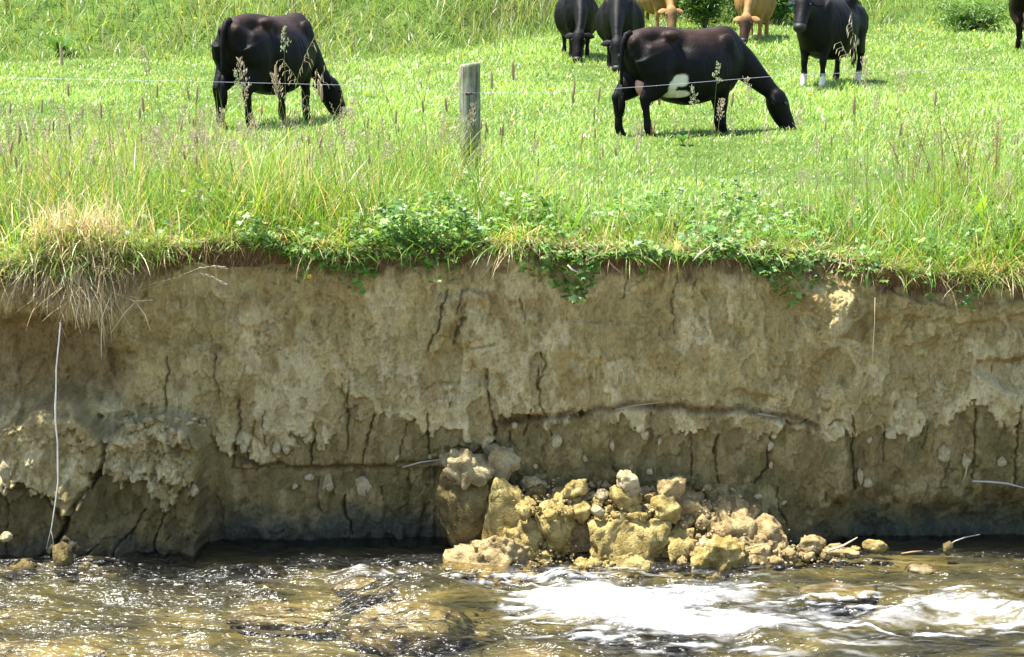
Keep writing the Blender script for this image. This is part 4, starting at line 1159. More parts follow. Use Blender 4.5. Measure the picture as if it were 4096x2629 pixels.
WHITE = (0.6, 0.55, 0.46)
TAN = (0.26, 0.145, 0.052); TANB = (0.31, 0.18, 0.072)
p = ground_pt(1080, 500)
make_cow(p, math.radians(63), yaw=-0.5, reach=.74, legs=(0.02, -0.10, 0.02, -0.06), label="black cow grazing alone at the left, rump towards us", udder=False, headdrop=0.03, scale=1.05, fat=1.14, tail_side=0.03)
p = ground_pt(2730, 535)
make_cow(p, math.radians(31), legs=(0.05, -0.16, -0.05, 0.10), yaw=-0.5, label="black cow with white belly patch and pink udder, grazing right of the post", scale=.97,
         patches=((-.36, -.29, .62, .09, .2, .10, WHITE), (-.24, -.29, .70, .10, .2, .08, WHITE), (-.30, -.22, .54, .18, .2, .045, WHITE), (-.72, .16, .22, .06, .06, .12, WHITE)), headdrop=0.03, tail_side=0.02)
p = ground_pt(2305, 232)
make_cow(p, math.radians(-86), legs=(0, .1, .06, -.05), yaw=-0.22, label="black cow grazing head on, leftmost of the two behind the white-bellied cow", udder=False, fat=1.12)
p = ground_pt(2480, 265)
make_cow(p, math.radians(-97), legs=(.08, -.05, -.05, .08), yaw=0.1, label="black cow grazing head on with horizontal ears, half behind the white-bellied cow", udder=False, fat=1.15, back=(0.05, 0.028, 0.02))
p = ground_pt(2630, 125)
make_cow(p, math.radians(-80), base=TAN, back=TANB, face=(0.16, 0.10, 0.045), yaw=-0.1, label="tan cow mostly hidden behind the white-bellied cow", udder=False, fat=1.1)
p = ground_pt(3020, 160)
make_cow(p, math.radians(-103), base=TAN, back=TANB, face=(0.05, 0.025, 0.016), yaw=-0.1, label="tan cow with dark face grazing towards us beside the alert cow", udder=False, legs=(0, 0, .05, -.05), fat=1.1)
p = ground_pt(3315, 338)
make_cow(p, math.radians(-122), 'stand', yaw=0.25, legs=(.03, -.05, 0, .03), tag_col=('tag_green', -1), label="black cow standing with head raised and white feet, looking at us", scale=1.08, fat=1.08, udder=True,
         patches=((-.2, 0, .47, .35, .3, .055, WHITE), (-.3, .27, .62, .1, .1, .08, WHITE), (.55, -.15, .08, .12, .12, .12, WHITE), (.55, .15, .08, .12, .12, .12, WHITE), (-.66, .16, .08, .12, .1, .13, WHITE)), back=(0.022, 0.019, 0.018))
p = ground_pt(4110, 190)
make_cow(p, math.radians(75), legs=(.0, .06, 0, 0), label="dark brown cow cut off by the right edge, seen from behind", base=(0.010, 0.005, 0.003), scale=1.05)

# ------------------------------------------------------------------ plants: blade and leaf builders
class Plants:
    def __init__(self):
        self.V = []; self.C = []; self.Q = []; self.T = []; self.n = 0
    def blades(self, P, az, L, w, lean, curl, ca, cb, segs=3):
        n = len(P); k = segs
        if n == 0: return
        s = np.linspace(0, 1, k + 1)
        ph = lean[:, None] + curl[:, None] * s[None, :]
        step = (L / k)[:, None]
        pm = (ph[:, 1:] + ph[:, :-1]) / 2
        h = np.concatenate([np.zeros((n, 1)), np.cumsum(np.sin(pm) * step, 1)], 1)
        z = np.concatenate([np.zeros((n, 1)), np.cumsum(np.cos(pm) * step, 1)], 1)
        cx, sy = np.cos(az)[:, None], np.sin(az)[:, None]
        cen = np.stack([P[:, 0:1] + h * cx, P[:, 1:2] + h * sy, P[:, 2:3] + z], 2)       # n,k+1,3
        wid = w[:, None] * (1 - s[None, :] ** 2.2) * 0.5
        tw = az + rng.uniform(-.9, .9, n)
        sd = np.stack([-np.sin(tw), np.cos(tw), np.zeros(n)], 1)[:, None, :]
        left = cen[:, :k] - sd * wid[:, :k, None]; right = cen[:, :k] + sd * wid[:, :k, None]
        vv = np.concatenate([np.stack([left, right], 2).reshape(n, 2 * k, 3), cen[:, k:k + 1]], 1)
        t = np.concatenate([np.repeat(s[:k], 2), [1.0]])
        cc = ca[:, None, :] * (1 - t)[None, :, None] + cb[:, None, :] * t[None, :, None]
        m = 2 * k + 1
        off = self.n + np.arange(n)[:, None] * m
        for j in range(k - 1):
            self.Q.append(np.concatenate([off + 2 * j, off + 2 * j + 1, off + 2 * j + 3, off + 2 * j + 2], 1))
        self.T.append(np.concatenate([off + 2 * k - 2, off + 2 * k - 1, off + 2 * k], 1))
        self.V.append(vv.reshape(-1, 3)); self.C.append(cc.reshape(-1, 3)); self.n += n * m
    def leaves(self, tmplV, tmplF, P, az, tilt, roll, size, col):
        n = len(P); m = len(tmplV)
        if n == 0: return
        v = np.broadcast_to(tmplV[None], (n, m, 3)) * size[:, None, None]
        cr_, sr = np.cos(roll)[:, None], np.sin(roll)[:, None]
        x, y, z = v[..., 0], v[..., 1], v[..., 2]
        y, z = y * cr_ - z * sr, y * sr + z * cr_
        ct_, st_ = np.cos(tilt)[:, None], np.sin(tilt)[:, None]
        x, z = x * ct_ - z * st_, x * st_ + z * ct_
        ca_, sa_ = np.cos(az)[:, None], np.sin(az)[:, None]
        x, y = x * ca_ - y * sa_, x * sa_ + y * ca_
        vv = np.stack([x + P[:, 0:1], y + P[:, 1:2], z + P[:, 2:3]], 2)
        off = self.n + np.arange(n)[:, None] * m
        self.T.append((off[:, :, None] + tmplF[None]).reshape(-1, 3))
        self.V.append(vv.reshape(-1, 3))
        self.C.append(np.repeat(col, m, 0)); self.n += n * m
    def mesh(self, name, mat):
        V = np.concatenate(self.V); C = np.clip(np.concatenate(self.C), 0, 1)
        q = np.concatenate(self.Q) if self.Q else np.zeros((0, 4), int)
        t = np.concatenate(self.T) if self.T else np.zeros((0, 3), int)
        return mixed_mesh(name, V, q, t, mat=mat, col=C)

def colmix(n, cols, jit=0.18):
    cols = np.array(cols, float); k = rng.integers(0, len(cols), n)
    return cols[k] * (1 + jit * rng.normal(size=(n, 1))).clip(.5, 1.6)

GREEN = [(0.11, 0.27, 0.03), (0.15, 0.32, 0.04), (0.20, 0.35, 0.05), (0.09, 0.22, 0.03)]
FIELD = [(0.19, 0.32, 0.07), (0.23, 0.36, 0.10), (0.29, 0.40, 0.13), (0.15, 0.27, 0.05)]
LIME = [(0.26, 0.36, 0.05), (0.22, 0.34, 0.04)]
STRAW = [(0.50, 0.40, 0.20), (0.42, 0.33, 0.16), (0.58, 0.50, 0.30), (0.36, 0.26, 0.13)]

# lobed leaf: three notched lobes
def lobed_leaf():
    pts = [(0, 0, 0)]
    ang = [-150, -122, -98, -75, -52, -30, -14, 0, 14, 30, 52, 75, 98, 122, 150]
    rad = [.35, .72, .60, .85, .40, .92, .72, 1.05, .72, .92, .40, .85, .60, .72, .35]
    for a, r in zip(ang, rad):
        t = math.radians(a)
        pts.append((r * math.cos(t) * .5 + .12, r * math.sin(t) * .5, -0.10 * r * r + .05 * math.cos(3 * t)))
    f = [(0, i, i + 1) for i in range(1, len(ang))]
    return np.array(pts), np.array(f)
LOBE_V, LOBE_F = lobed_leaf()

# ------------------------------------------------------------------ grazed field grass (one mass)
def in_view_points(n, ya, yb, margin=1.6, power=1.0):
    y = ya + (yb - ya) * rng.random(n) ** power
    hw = 0.262 * y + margin
    x = rng.uniform(-1, 1, n) * hw
    return x, y
pl = Plants()
x, y = in_view_points(175000, 17.0, 46.0, 1.5)
keep = y < far_start(x) + 0.5
x, y = x[keep], y[keep]
clump = fbm2(x * 1.6, y * 0.9, 3, 160); n = len(x)
L = (0.045 + 0.05 * rng.random(n)) * (1 + 0.7 * clump) * (1 + 0.012 * (y - 18))
P = np.stack([x, y, ground_z(x, y) - 0.005], 1)
big = fbm2(x * .45, y * .3, 3, 163)
ca = colmix(n, FIELD, .12) * (1 + 0.25 * clump + .35 * big)[:, None]
L = L * (1 + .5 * big)
pale_ = (rng.random(n) < 0.17)[:, None]
cb = np.where(pale_, colmix(n, STRAW), ca * np.array([1.15, 1.1, 1.1]))
pl.blades(P, rng.uniform(0, 6.28, n), L, 0.010 + 0.0005 * (y - 17) + .004 * rng.random(n), rng.uniform(.05, .75, n), rng.uniform(.2, 1.1, n), ca, cb, 2)
fg = mobj("field_grass", pl.mesh("field_grass", M['blade'])); tag(fg, "short bright grazed pasture grass", kind="stuff")

# rank grass on the rising ground behind
pl = Plants()
x, y = in_view_points(72000, 36.5, 60.0, 2.5)
keep = y > far_start(x) - 0.2
x, y = x[keep], y[keep]; n = len(x)
cl = fbm2(x * .55, y * .4, 4, 165); cl2 = fbm2(x * 1.7, y * 1.2, 3, 169)
edge = sstep(-0.2, 2.0, y - far_start(x))
L = (0.22 + 0.42 * edge) * (1 + .5 * cl + .35 * cl2) * rng.uniform(.6, 1.2, n)
ca = colmix(n, [(0.13, 0.22, 0.045), (0.17, 0.26, 0.06), (0.10, 0.18, 0.035), (0.22, 0.27, 0.09)]) * (1 + .35 * cl2)[:, None]
st_w = ((rng.random(n) < 0.26 + 0.45 * np.clip(cl, 0, 1)))[:, None]
cb = np.where(st_w, colmix(n, [(0.42, 0.36, 0.20), (0.38, 0.30, 0.18), (0.34, 0.34, 0.15)]), ca * 1.35)
pl.blades(np.stack([x, y, ground_z(x, y) - .01], 1), rng.uniform(0, 6.28, n), L, rng.uniform(.010, .024, n), rng.uniform(.0, .6, n), rng.uniform(.1, 1.4, n), ca, cb, 3)
rg = mobj("rank_grass", pl.mesh("rank_grass", M['blade'])); tag(rg, "tall rank seeding grass on the rise behind the pasture", kind="stuff")

# ------------------------------------------------------------------ long grass between the fence and the edge
def tall_factor(x, y):
    """metres of grass height over the ungrazed strip"""
    u = 2048 + x * FPX / (y + .3)
    h = np.interp(u, [-1500, 0, 500, 1000, 1500, 1850, 2150, 2350, 2700, 3100, 3400, 3700, 4096, 5500], [.66, .66, .66, .62, .60, .68, .50, .28, .26, .30, .42, .48, .48, .48])
    yend = np.interp(u, [-1500, 0, 900, 1500, 1900, 2300, 2800, 3300, 4096, 5500], [19.6, 19.6, 19.2, 18.8, 18.6, 17.0, 16.8, 17.6, 18.6, 18.6])
    return h * sstep(0.6, -0.6, y - yend), yend
pl = Plants(); ps = Plants()
n = 62000
x = rng.uniform(-6.3, 6.3, n); y = edge_y(x) + 0.01 + 5.2 * rng.random(n) ** 1.25
h, _ = tall_factor(x, y)
cl = fbm2(x * 2.1, y * 2.1, 3, 175)
dens = np.clip(.30 + .6 * h / .5 + 1.3 * cl, 0.06, 1)
keep = (rng.random(n) < dens) & (h > .03)
x, y, h, cl = x[keep], y[keep], h[keep], cl[keep]; n = len(x)
edge_d = y - edge_y(x)
L = h * rng.uniform(.25, 1.15, n) ** 1.0 * (1 + .9 * cl) * (0.55 + .45 * sstep(0, .7, edge_d))
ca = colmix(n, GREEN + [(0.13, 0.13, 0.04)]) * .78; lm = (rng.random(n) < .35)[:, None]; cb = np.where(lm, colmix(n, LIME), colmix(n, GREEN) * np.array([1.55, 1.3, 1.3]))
dry = rng.random(n) < np.interp(x, [-4, -2, 0, 6], [.24, .20, .14, .13])
dry = dry & True
ca[dry] = colmix(dry.sum(), STRAW); cb[dry] = colmix(dry.sum(), STRAW) * 1.1
az = rng.uniform(0, 6.28, n)
az = np.where(edge_d < .35, rng.normal(-1.57, 1.0, n), az)
lean = np.where(edge_d < .2, rng.uniform(.3, 1.4, n), rng.uniform(.0, .5, n))
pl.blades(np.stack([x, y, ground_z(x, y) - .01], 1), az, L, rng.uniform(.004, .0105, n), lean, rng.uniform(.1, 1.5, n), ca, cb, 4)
# blades and mats drooping over the lip in clumps
n = 15000
x = rng.uniform(-6.2, 6.2, n); cl = fbm2(x * 2.4, x * 0 + 5, 3, 178); keep = rng.random(n) < np.clip(-.05 + 1.9 * cl, .03, 1) * (1 - .8 * np.exp(-((x - 2.27) / .25) ** 2)); x = x[keep]; cl = cl[keep]; n = len(x)
y = edge_y(x) + rng.normal(.02, .06, n); z = ground_z(x, edge_y(x)) + rng.uniform(-.03, .03, n)
ca = colmix(n, GREEN + LIME); dr = rng.random(n) < .4; ca[dr] = colmix(dr.sum(), STRAW)
pl.blades(np.stack([x, y, z], 1), rng.normal(-1.57, .8, n), rng.uniform(.06, .30, n) * (1 + 1.0 * np.clip(cl, 0, 1)), rng.uniform(.004, .008, n), rng.uniform(.5, 1.7, n), rng.uniform(.4, 1.6, n), ca, ca * 1.2, 4)
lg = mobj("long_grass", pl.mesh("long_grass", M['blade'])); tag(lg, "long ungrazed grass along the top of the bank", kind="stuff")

# dead thatch and straws low in the sward and over the lip
n = 15000
x = rng.uniform(-6.3, 6.3, n); y = edge_y(x) - .015 + 1.3 * rng.random(n) ** 2.2
z = ground_z(x, np.maximum(y, edge_y(x))) + rng.uniform(-.04, .05, n)
ca = colmix(n, STRAW + [(0.22, 0.15, 0.07), (0.30, 0.22, 0.10)])
ps.blades(np.stack([x, y, z], 1), rng.normal(-1.57, 1.1, n), rng.uniform(.05, .22, n), rng.uniform(.003, .006, n), rng.uniform(.7, 2.1, n), rng.uniform(-.4, 1.4, n), ca, ca * 1.1, 3)
# fine roots below the lip
n = 9000
x = rng.uniform(-6.3, 6.3, n)
x = np.where(rng.random(n) < .14, rng.normal(-2.9, .4, n), x)
dens = fbm2(x * 2.2, x * 0, 3, 181); k_ = rng.random(n) < (.45 + dens); x = x[k_]; n = len(x)
y = edge_y(x) + rng.uniform(-.02, .12, n); z = ground_z(x, edge_y(x)) - rng.uniform(.03, .17, n)
ca = colmix(n, [(0.20, 0.13, 0.07), (0.26, 0.18, 0.10), (0.14, 0.09, 0.05), (0.40, 0.32, 0.2)])
ps.blades(np.stack([x, y - .03, z], 1), rng.normal(-1.57, .9, n), rng.uniform(.03, .15, n) * (1 + .9 * np.exp(-((x + 2.9) / .5) ** 2)), rng.uniform(.002, .004, n), rng.uniform(1.8, 2.9, n), rng.uniform(-.2, .9, n), ca, ca, 3)
th = mobj("dead_thatch", ps.mesh("dead_thatch", M['straw'])); tag(th, "dead straw and fine roots fringing the broken edge", kind="stuff")

# ------------------------------------------------------------------ low leafy cover on the edge
pl = Plants()
n = 46000
x = rng.uniform(-5.6, 5.6, n); y = edge_y(x) - .12 + 2.1 * rng.random(n) ** 1.7
u = 2048 + x * FPX / (y + .3)
dn = np.interp(u, [-1200, 0, 600, 1000, 1200, 1500, 2300, 4096, 5300], [.3, .25, .3, .55, .8, .95, .9, .95, .95]) * np.clip(.5 + 1.5 * fbm2(x * 1.8, y * 1.8, 3, 190), 0.02, 1)
dn = dn * (1 - .75 * np.exp(-((x - 2.27) / .22) ** 2) * (y < edge_y(x) + .25))
keep = rng.random(n) < dn; x, y, u = x[keep], y[keep], u[keep]; n = len(x)
hump = 0.20 * np.exp(-((u - 2000) / 170) ** 2 - ((y - 15.3) / .5) ** 2) + 0.12 * np.exp(-((u - 1500) / 250) ** 2 - ((y - 14.9) / .4) ** 2)
z = ground_z(x, np.maximum(y, edge_y(x))) + rng.random(n) * np.clip(.12 + .50 * fbm2(x * 2.3, y * 2.3, 3, 195), .03, .42) + hump * rng.random(n)
hang = y < edge_y(x) + .03
hc_ = np.clip(.3 + 1.4 * fbm2(x * 2.0, x * 0 + 1, 3, 198), .05, 1.2)
z = np.where(hang, z - rng.random(n) ** 1.4 * .34 * hc_ - .02, z)
col = colmix(n, [(0.12, 0.25, 0.045), (0.16, 0.30, 0.055), (0.09, 0.20, 0.04), (0.20, 0.33, 0.07), (0.28, 0.38, 0.13), (0.07, 0.16, 0.03)])
pl.leaves(LOBE_V, LOBE_F, np.stack([x, y, z], 1), rng.normal(-1.57, 1.2, n), rng.uniform(-.7, .35, n), rng.normal(0, .45, n), rng.uniform(.03, .085, n) * (.8 + .5 * rng.random(n)), col)
lc = mobj("leafy_ground_cover", pl.mesh("leafy_ground_cover", M['leaf'])); tag(lc, "low lobed leaves of creeping plants covering the bank edge", kind="stuff")

# ------------------------------------------------------------------ creeping buttercup plants, singled out, at and over the lip
def colarr(n, c): return np.broadcast_to(np.array(c), (n, 3)).copy()
leaf_me = []
for c in ((0.12, 0.27, 0.05), (0.16, 0.30, 0.07), (0.09, 0.22, 0.05)):
    leaf_me.append(quads_mesh("leaf", LOBE_V * 1.0, LOBE_F, mat=M['leaf'], col=colarr(len(LOBE_V), c)))
def flower_mesh():
    mb = MB()
    for k in range(5):
        a = k * 2 * math.pi / 5; c, s = math.cos(a), math.sin(a)
        mb.poly([(0, 0, 0), (.006 * c - .006 * s, .006 * s + .006 * c, .004), (.013 * c - .004 * s, .013 * s + .004 * c, .009), (.013 * c + .004 * s, .013 * s - .004 * c, .009), (.006 * c + .006 * s, .006 * s - .006 * c, .004)])
    mb.ball((0, 0, .004), .004, 6, 4)
    return mb
M['petal'] = mat_leaf("yellow_petal", .3, .3, .5, (1.1, 1.0, .4))
fm = flower_mesh(); flower_me = fm.mesh("flower", M['petal'], True, colarr(len(fm.v), (0.85, 0.62, 0.02)))
def buttercup_plant(loc, nleaf, hang, label, group, flower=False, size=1.0):
    root = empty("buttercup_plant", loc, 0)
    tag(root, label, "plant", group)
    st = MB()
    for k in range(nleaf):
        a = rnd.uniform(-2.6, -.5) if hang else rnd.uniform(0, 6.28)
        if hang:
            t = (k + 1) / nleaf
            tip = Vector((hang * .6 * t * rnd.uniform(.3, 1) + rnd.uniform(-.04, .04), -.03 - .02 * rnd.random(), -abs(hang) * t))
        else:
            r = rnd.uniform(.03, .09) * size; tip = Vector((r * math.cos(a), r * math.sin(a), rnd.uniform(.05, .13) * size))
        mid = tip * .5 + Vector((0, 0, .02))
        st.tube([(0, 0, 0), mid, tip], [.0016, .0014, .001], 4)
        lf = mobj("leaf", rnd.choice(leaf_me), root)
        lf.location = tip; lf.scale = (rnd.uniform(.05, .085) * size,) * 3
        lf.rotation_euler = (rnd.uniform(-.5, .5), rnd.uniform(-.2, .7), a)
    mobj("stem", st.mesh("stem", M['leaf'], True, colarr(len(st.v), (0.16, 0.2, 0.06))), root)
    if flower:
        f = mobj("flower", flower_me, root); f.location = (0.0, -.03, .16 * size if not hang else -.1); f.scale = (1.5,) * 3; f.rotation_euler = (.9, 0, 0)
        s2 = MB(); s2.tube([(0, 0, 0), f.location * .6, f.location], .0012, 4); mobj("flower_stem", s2.mesh("flower_stem", M['leaf'], True, colarr(len(s2.v), (0.14, 0.2, 0.05))), root)
    return root
for k in range(26):
    u = rnd.uniform(1250, 4060); X = (u - 2048) * 14.6 / FPX
    yy = float(edge_y(X)) + rnd.uniform(.0, .5)
    buttercup_plant((X, yy, float(ground_z(X, yy)) + .02), 6, 0, "low buttercup plant with lobed leaves in the bank-edge cover", "buttercup plants on the bank edge", size=rnd.uniform(.9, 1.3))
for u, v, hg, lab, fl in [(1240, 1090, -.12, "hanging buttercup sprig with a yellow flower below the lip, left of centre", True), (1630, 1060, .10, "short hanging leafy sprig left of the split clay sliver", False), (1790, 1040, .14, "hanging leafy sprig just above the split clay sliver", False),
                      (2380, 1090, -.16, "long hanging leafy runner in the middle of the face", False), (2600, 1040, -.18, "leafy runner hanging at the middle right of the lip", False), (3270, 1030, .1, "pale lobed sprig above the sunlit patch", False),
                      (3700, 1130, .16, "leafy runner trailing down at the right", False), (3840, 1180, .18, "longest trailing leafy runner near the right edge", False), (3900, 1160, -.16, "trailing sprig with pale leaves near the right edge", False)]:
    p = atY(u, v - 40, 14.3); buttercup_plant((p.x, float(edge_y(p.x)) - .02, p.z), 6, hg, lab, "runners hanging over the lip", fl, 1.0)
for u, v, lab in [(1630, 900, "yellow buttercup flower in the leafy cover left of centre"), (1270, 900, "small yellow flower in the long grass left of centre")]:
    p = atZ(u, v + 20, 2.12); buttercup_plant((p.x, p.y, float(ground_z(p.x, p.y)) + .03), 5, 0, lab, "buttercup plants on the bank edge", True, 1.2)
# far yellow flowers
far_f = []
for k in range(34):
    if k < 14: u, v = rnd.uniform(0, 1400), rnd.uniform(10, 150)
    elif k < 24: u, v = rnd.uniform(3500, 4050), rnd.uniform(80, 330)
    else: u, v = rnd.uniform(200, 3900), rnd.uniform(330, 640)
    far_f.append((u, v))
fmesh = MB(); 
for k in range(5):
    a = k * 1.2566; fmesh.ball((.016 * math.cos(a), .016 * math.sin(a), 0), (.014, .014, .008), 5, 4)
ff_me = fmesh.mesh("flower_head", M['petal'], True, colarr(len(fmesh.v), (0.9, 0.62, 0.01)))
fs = MB(); fs.tube([(0, 0, 0), (.01, 0, .3)], .002, 3); fs_me = fs.mesh("flower_stalk", M['leaf'], True, colarr(len(fs.v), (0.13, .2, .04)))

for k, (u, v) in enumerate(far_f):
    p = ground_pt(u, v + 20)
    r = empty("buttercup_flower", p, rnd.uniform(0, 6))
    r.scale = (rnd.uniform(.8, 1.15),) * 3
    o = mobj("flower_head", ff_me, r); o.location = (.01, 0, .3); o.rotation_euler = (.5, 0, 0)
    mobj("flower_stalk", fs_me, r)
    tag(r, "tiny yellow buttercup in the rank grass behind the left cow" if k < 14 else ("tiny yellow buttercup in the rank grass at the right" if k < 24 else "tiny yellow buttercup in the grazed pasture"), "flower",
        "buttercups behind left" if k < 14 else ("buttercups behind right" if k < 24 else "buttercups in the pasture"))

# ------------------------------------------------------------------ seeding grass stalks, each a thing
def curve_pts(h, lean, droop, n=7):
    pts = []; x = z = 0.0
    for i in range(n):
        t = i / (n - 1)
        pts.append(Vector((x, 0, z)))
        ph = lean + droop * t ** 2
        x += math.sin(ph) * h / (n - 1); z += math.cos(ph) * h / (n - 1)
    return pts
def along(pts, t):
    f = t * (len(pts) - 1); i = min(int(f), len(pts) - 2); return pts[i].lerp(pts[i + 1], f - i), (pts[i + 1] - pts[i]).normalized()
def seed_spikelet(mb, p, d, L, r):
    d = d.normalized(); mb.tube([p, p + d * L * .4, p + d * L], [r * .5, r, r * .1], 3, False)
def stalk_template(kind, seed):
    r_ = random.Random(seed)
    st = MB(); hd = MB(); lf = MB()
    lean = r_.uniform(-.06, .14); droop = {'foxtail': .15, 'fog': .5, 'brome': .9, 'cocksfoot': .15, 'rye': .5}[kind] * r_.uniform(.5, 1.3)
    pts = curve_pts(1.0, lean, droop, 9)
    st.tube(pts, [.0021, .002, .002, .0018, .0017, .0015, .0013, .0011, .0009], 4)
    if kind == 'foxtail':
        hp = [along(pts, t)[0] for t in (.88, .90, .94, .98, 1.0)]
        hd.tube(hp, [.004, .0095, .0108, .009, .003], 7)
        for q in range(46):
            p, t = along(pts, r_.uniform(.885, .995)); a = r_.uniform(0, 6.28)
            seed_spikelet(hd, p, Vector((math.cos(a), math.sin(a), 1.1)), .018, .0022)
        hc = r_.choice([(0.36, 0.25, 0.14), (0.38, 0.31, 0.17), (0.30, 0.22, 0.12)])
    elif kind == 'fog':
        for q in range(80):
            t0 = r_.uniform(.80, 1.0); p, t = along(pts, t0); a = r_.uniform(0, 6.28)
            rr = r_.uniform(.2, 1) * .045 * (1.12 - t0) / .32 + .004
            seed_spikelet(hd, p + Vector((math.cos(a) * rr, math.sin(a) * rr, rr * .7)), Vector((math.cos(a) * .4, math.sin(a) * .4, 1)),   .020, .0036)
        hc = r_.choice([(0.58, 0.50, 0.34), (0.64, 0.57, 0.42), (0.52, 0.43, 0.28)])
    elif kind == 'brome':
        for q in range(13):
            t0 = .78 + .22 * q / 12; p, t = along(pts, t0); a = r_.uniform(0, 6.28)
            e = p + Vector((.03 * math.cos(a) + .02, .03 * math.sin(a), -.012))
            hd.tube([p, e], [.0007, .0006], 3, False)
            seed_spikelet(hd, e, Vector((.35 + .2 * math.cos(a), .2 * math.sin(a), -.9)), .032, .0038)
        hc = r_.choice([(0.50, 0.42, 0.24), (0.34, 0.30, 0.16), (0.58, 0.50, 0.32)])
    elif kind == 'cocksfoot':
        for q, (t0, rr) in enumerate([(.86, .035), (.90, .024), (.93, .012), (.96, .01), (.985, .006), (.88, .02)]):
            p, t = along(pts, t0); a = q * 2.1
            c = p + Vector((math.cos(a) * rr, math.sin(a) * rr, rr * .5))
            hd.tube([p, c], .001, 3, False)
            for w in range(13):
                b_ = r_.uniform(0, 6.28); seed_spikelet(hd, c + Vector((r_.gauss(0, .008), r_.gauss(0, .008), r_.gauss(0, .008))), Vector((math.cos(b_), math.sin(b_), 1.3)), .016, .0036)
        hc = (0.42, 0.46, 0.24)
    else:
        for q in range(16):
            t0 = .74 + .26 * q / 15; p, t = along(pts, t0); s = 1 if q % 2 else -1
            seed_spikelet(hd, p, t + Vector((s * .55, 0, 0)), .022, .0028)
        hc = r_.choice([(0.36, 0.28, 0.15), (0.30, 0.30, 0.12)])
    for q in range(1):
        p, t = along(pts, r_.uniform(.12, .45)); a = r_.uniform(0, 6.28); L = r_.uniform(.16, .3); d0 = Vector((math.cos(a), math.sin(a), 0)); sd = Vector((-math.sin(a), math.cos(a), 0))
        lp = [p, p + d0 * L * .25 + Vector((0, 0, L * .35)), p + d0 * L * .6 + Vector((0, 0, L * .45)), p + d0 * L * .95 + Vector((0, 0, L * .3))]
        lf.strip(lp, [.002, .0042, .0034, .0004], [sd] * 4)
    sc = r_.choice([(0.20, 0.27, 0.07), (0.30, 0.28, 0.10), (0.38, 0.32, 0.15)])
    return (st.mesh("stem", M['blade'], True, colarr(len(st.v), sc)), hd.mesh("seed_head", M['straw'], True, colarr(len(hd.v), hc)), lf.mesh("leaf", M['blade'], True, colarr(len(lf.v), (0.16, 0.28, 0.05))))
TEMPL = {k: [stalk_template(k, 40 + 7 * i + j) for j in range(4)] for i, k in enumerate(('foxtail', 'fog', 'brome', 'cocksfoot', 'rye'))}
WORDS = {'foxtail': "brown cylindrical", 'fog': "pale fluffy", 'brome': "drooping", 'cocksfoot': "clumped green", 'rye': "thin notched"}
def stalk(kind, u, v, Y, where, rz=None):
    """a stalk whose top reaches photo row v when it grows at distance Y"""
    X = (u - 2048) * (Y * _ct + .3) / FPX
    zb = float(ground_z(X, max(Y, float(edge_y(X)) + .02)))
    top = atY(u, v, Y).z
    h = max(.18, min(1.7, (top - zb) * 1.04))
    root = empty("grass_stalk", (X, Y, zb - .01), rnd.uniform(0, 6.28) if rz is None else rz)
    root.scale = (max(.55, min(1.1, h)), max(.55, min(1.1, h)), h)
    a, b_, c = rnd.choice(TEMPL[kind])
    mobj("stem", a, root); mobj("seed_head", b_, root); mobj("leaf", c, root)
    tag(root, f"seeding grass stalk with {WORDS[kind]} head {where}", "grass stalk", f"{kind} stalks {where}")
W_L = "in the long grass left of the black cow"; W_A = "rising in front of the left cow"; W_P = "around the fence post"; W_M = "below the white-bellied cow"; W_R = "in the sward at the far right"
for u, v, k in [(1150, 130, 'cocksfoot'), (1115, 75, 'brome'), (1255, 150, 'brome'), (1310, 200, 'brome'), (1010, 255, 'fog'), (985, 300, 'cocksfoot'), (1180, 310, 'fog'), (1330, 245, 'rye'), (1235, 260, 'brome'), (1470, 110, 'rye'), (1290, 330, 'foxtail')]:
    stalk(k, u, v, rnd.uniform(15.2, 17.2), W_A)
for u, v, k in [(1510, 200, 'brome'), (1560, 215, 'brome'), (1600, 220, 'brome'), (1640, 235, 'brome'), (1680, 260, 'rye'), (1960, 300, 'foxtail'), (2080, 260, 'foxtail'), (1820, 400, 'foxtail')]:
    stalk(k, u, v, rnd.uniform(15.6, 17.8), W_P)
for k in range(85): stalk(rnd.choice(['fog', 'fog', 'foxtail', 'foxtail', 'rye', 'brome']), rnd.uniform(-60, 820), rnd.gauss(500, 95), rnd.uniform(15.0, 18.6), W_L)
for k in range(60): stalk(rnd.choice(['fog', 'fog', 'foxtail', 'rye', 'brome']), rnd.uniform(820, 1420), rnd.gauss(530, 80), rnd.uniform(15.0, 18.2), W_A)
for k in range(46): stalk(rnd.choice(['fog', 'fog', 'foxtail', 'rye']), rnd.gauss(1900, 190), rnd.gauss(500, 75), rnd.uniform(15.2, 18.2), W_P)
for k in range(30): stalk(rnd.choice(['foxtail', 'foxtail', 'foxtail', 'rye', 'fog']), rnd.uniform(2230, 3200), rnd.gauss(560, 85), rnd.uniform(15.2, 17.4), W_M)
for u, v, k in [(2265, 340, 'foxtail'), (2300, 370, 'foxtail'), (2370, 440, 'foxtail'), (2400, 360, 'foxtail'), (2840, 270, 'cocksfoot'), (2790, 365, 'cocksfoot'), (2905, 380, 'foxtail'), (3010, 330, 'fog'), (2855, 410, 'fog')]:
    stalk(k, u, v, rnd.uniform(15.6, 17.2), W_M)
for k in range(40): stalk(rnd.choice(['fog', 'rye', 'brome', 'foxtail', 'rye']), rnd.uniform(3200, 4130), rnd.gauss(500, 120), rnd.uniform(15.2, 18.2), W_R)
for u, v, k in [(3420, 30, 'brome'), (3470, 130, 'brome'), (3500, 210, 'rye'), (3460, 260, 'fog'), (3560, 300, 'fog'), (3760, 180, 'rye'), (3880, 200, 'rye')]:
    stalk(k, u, v, rnd.uniform(15.8, 18.0), W_R)

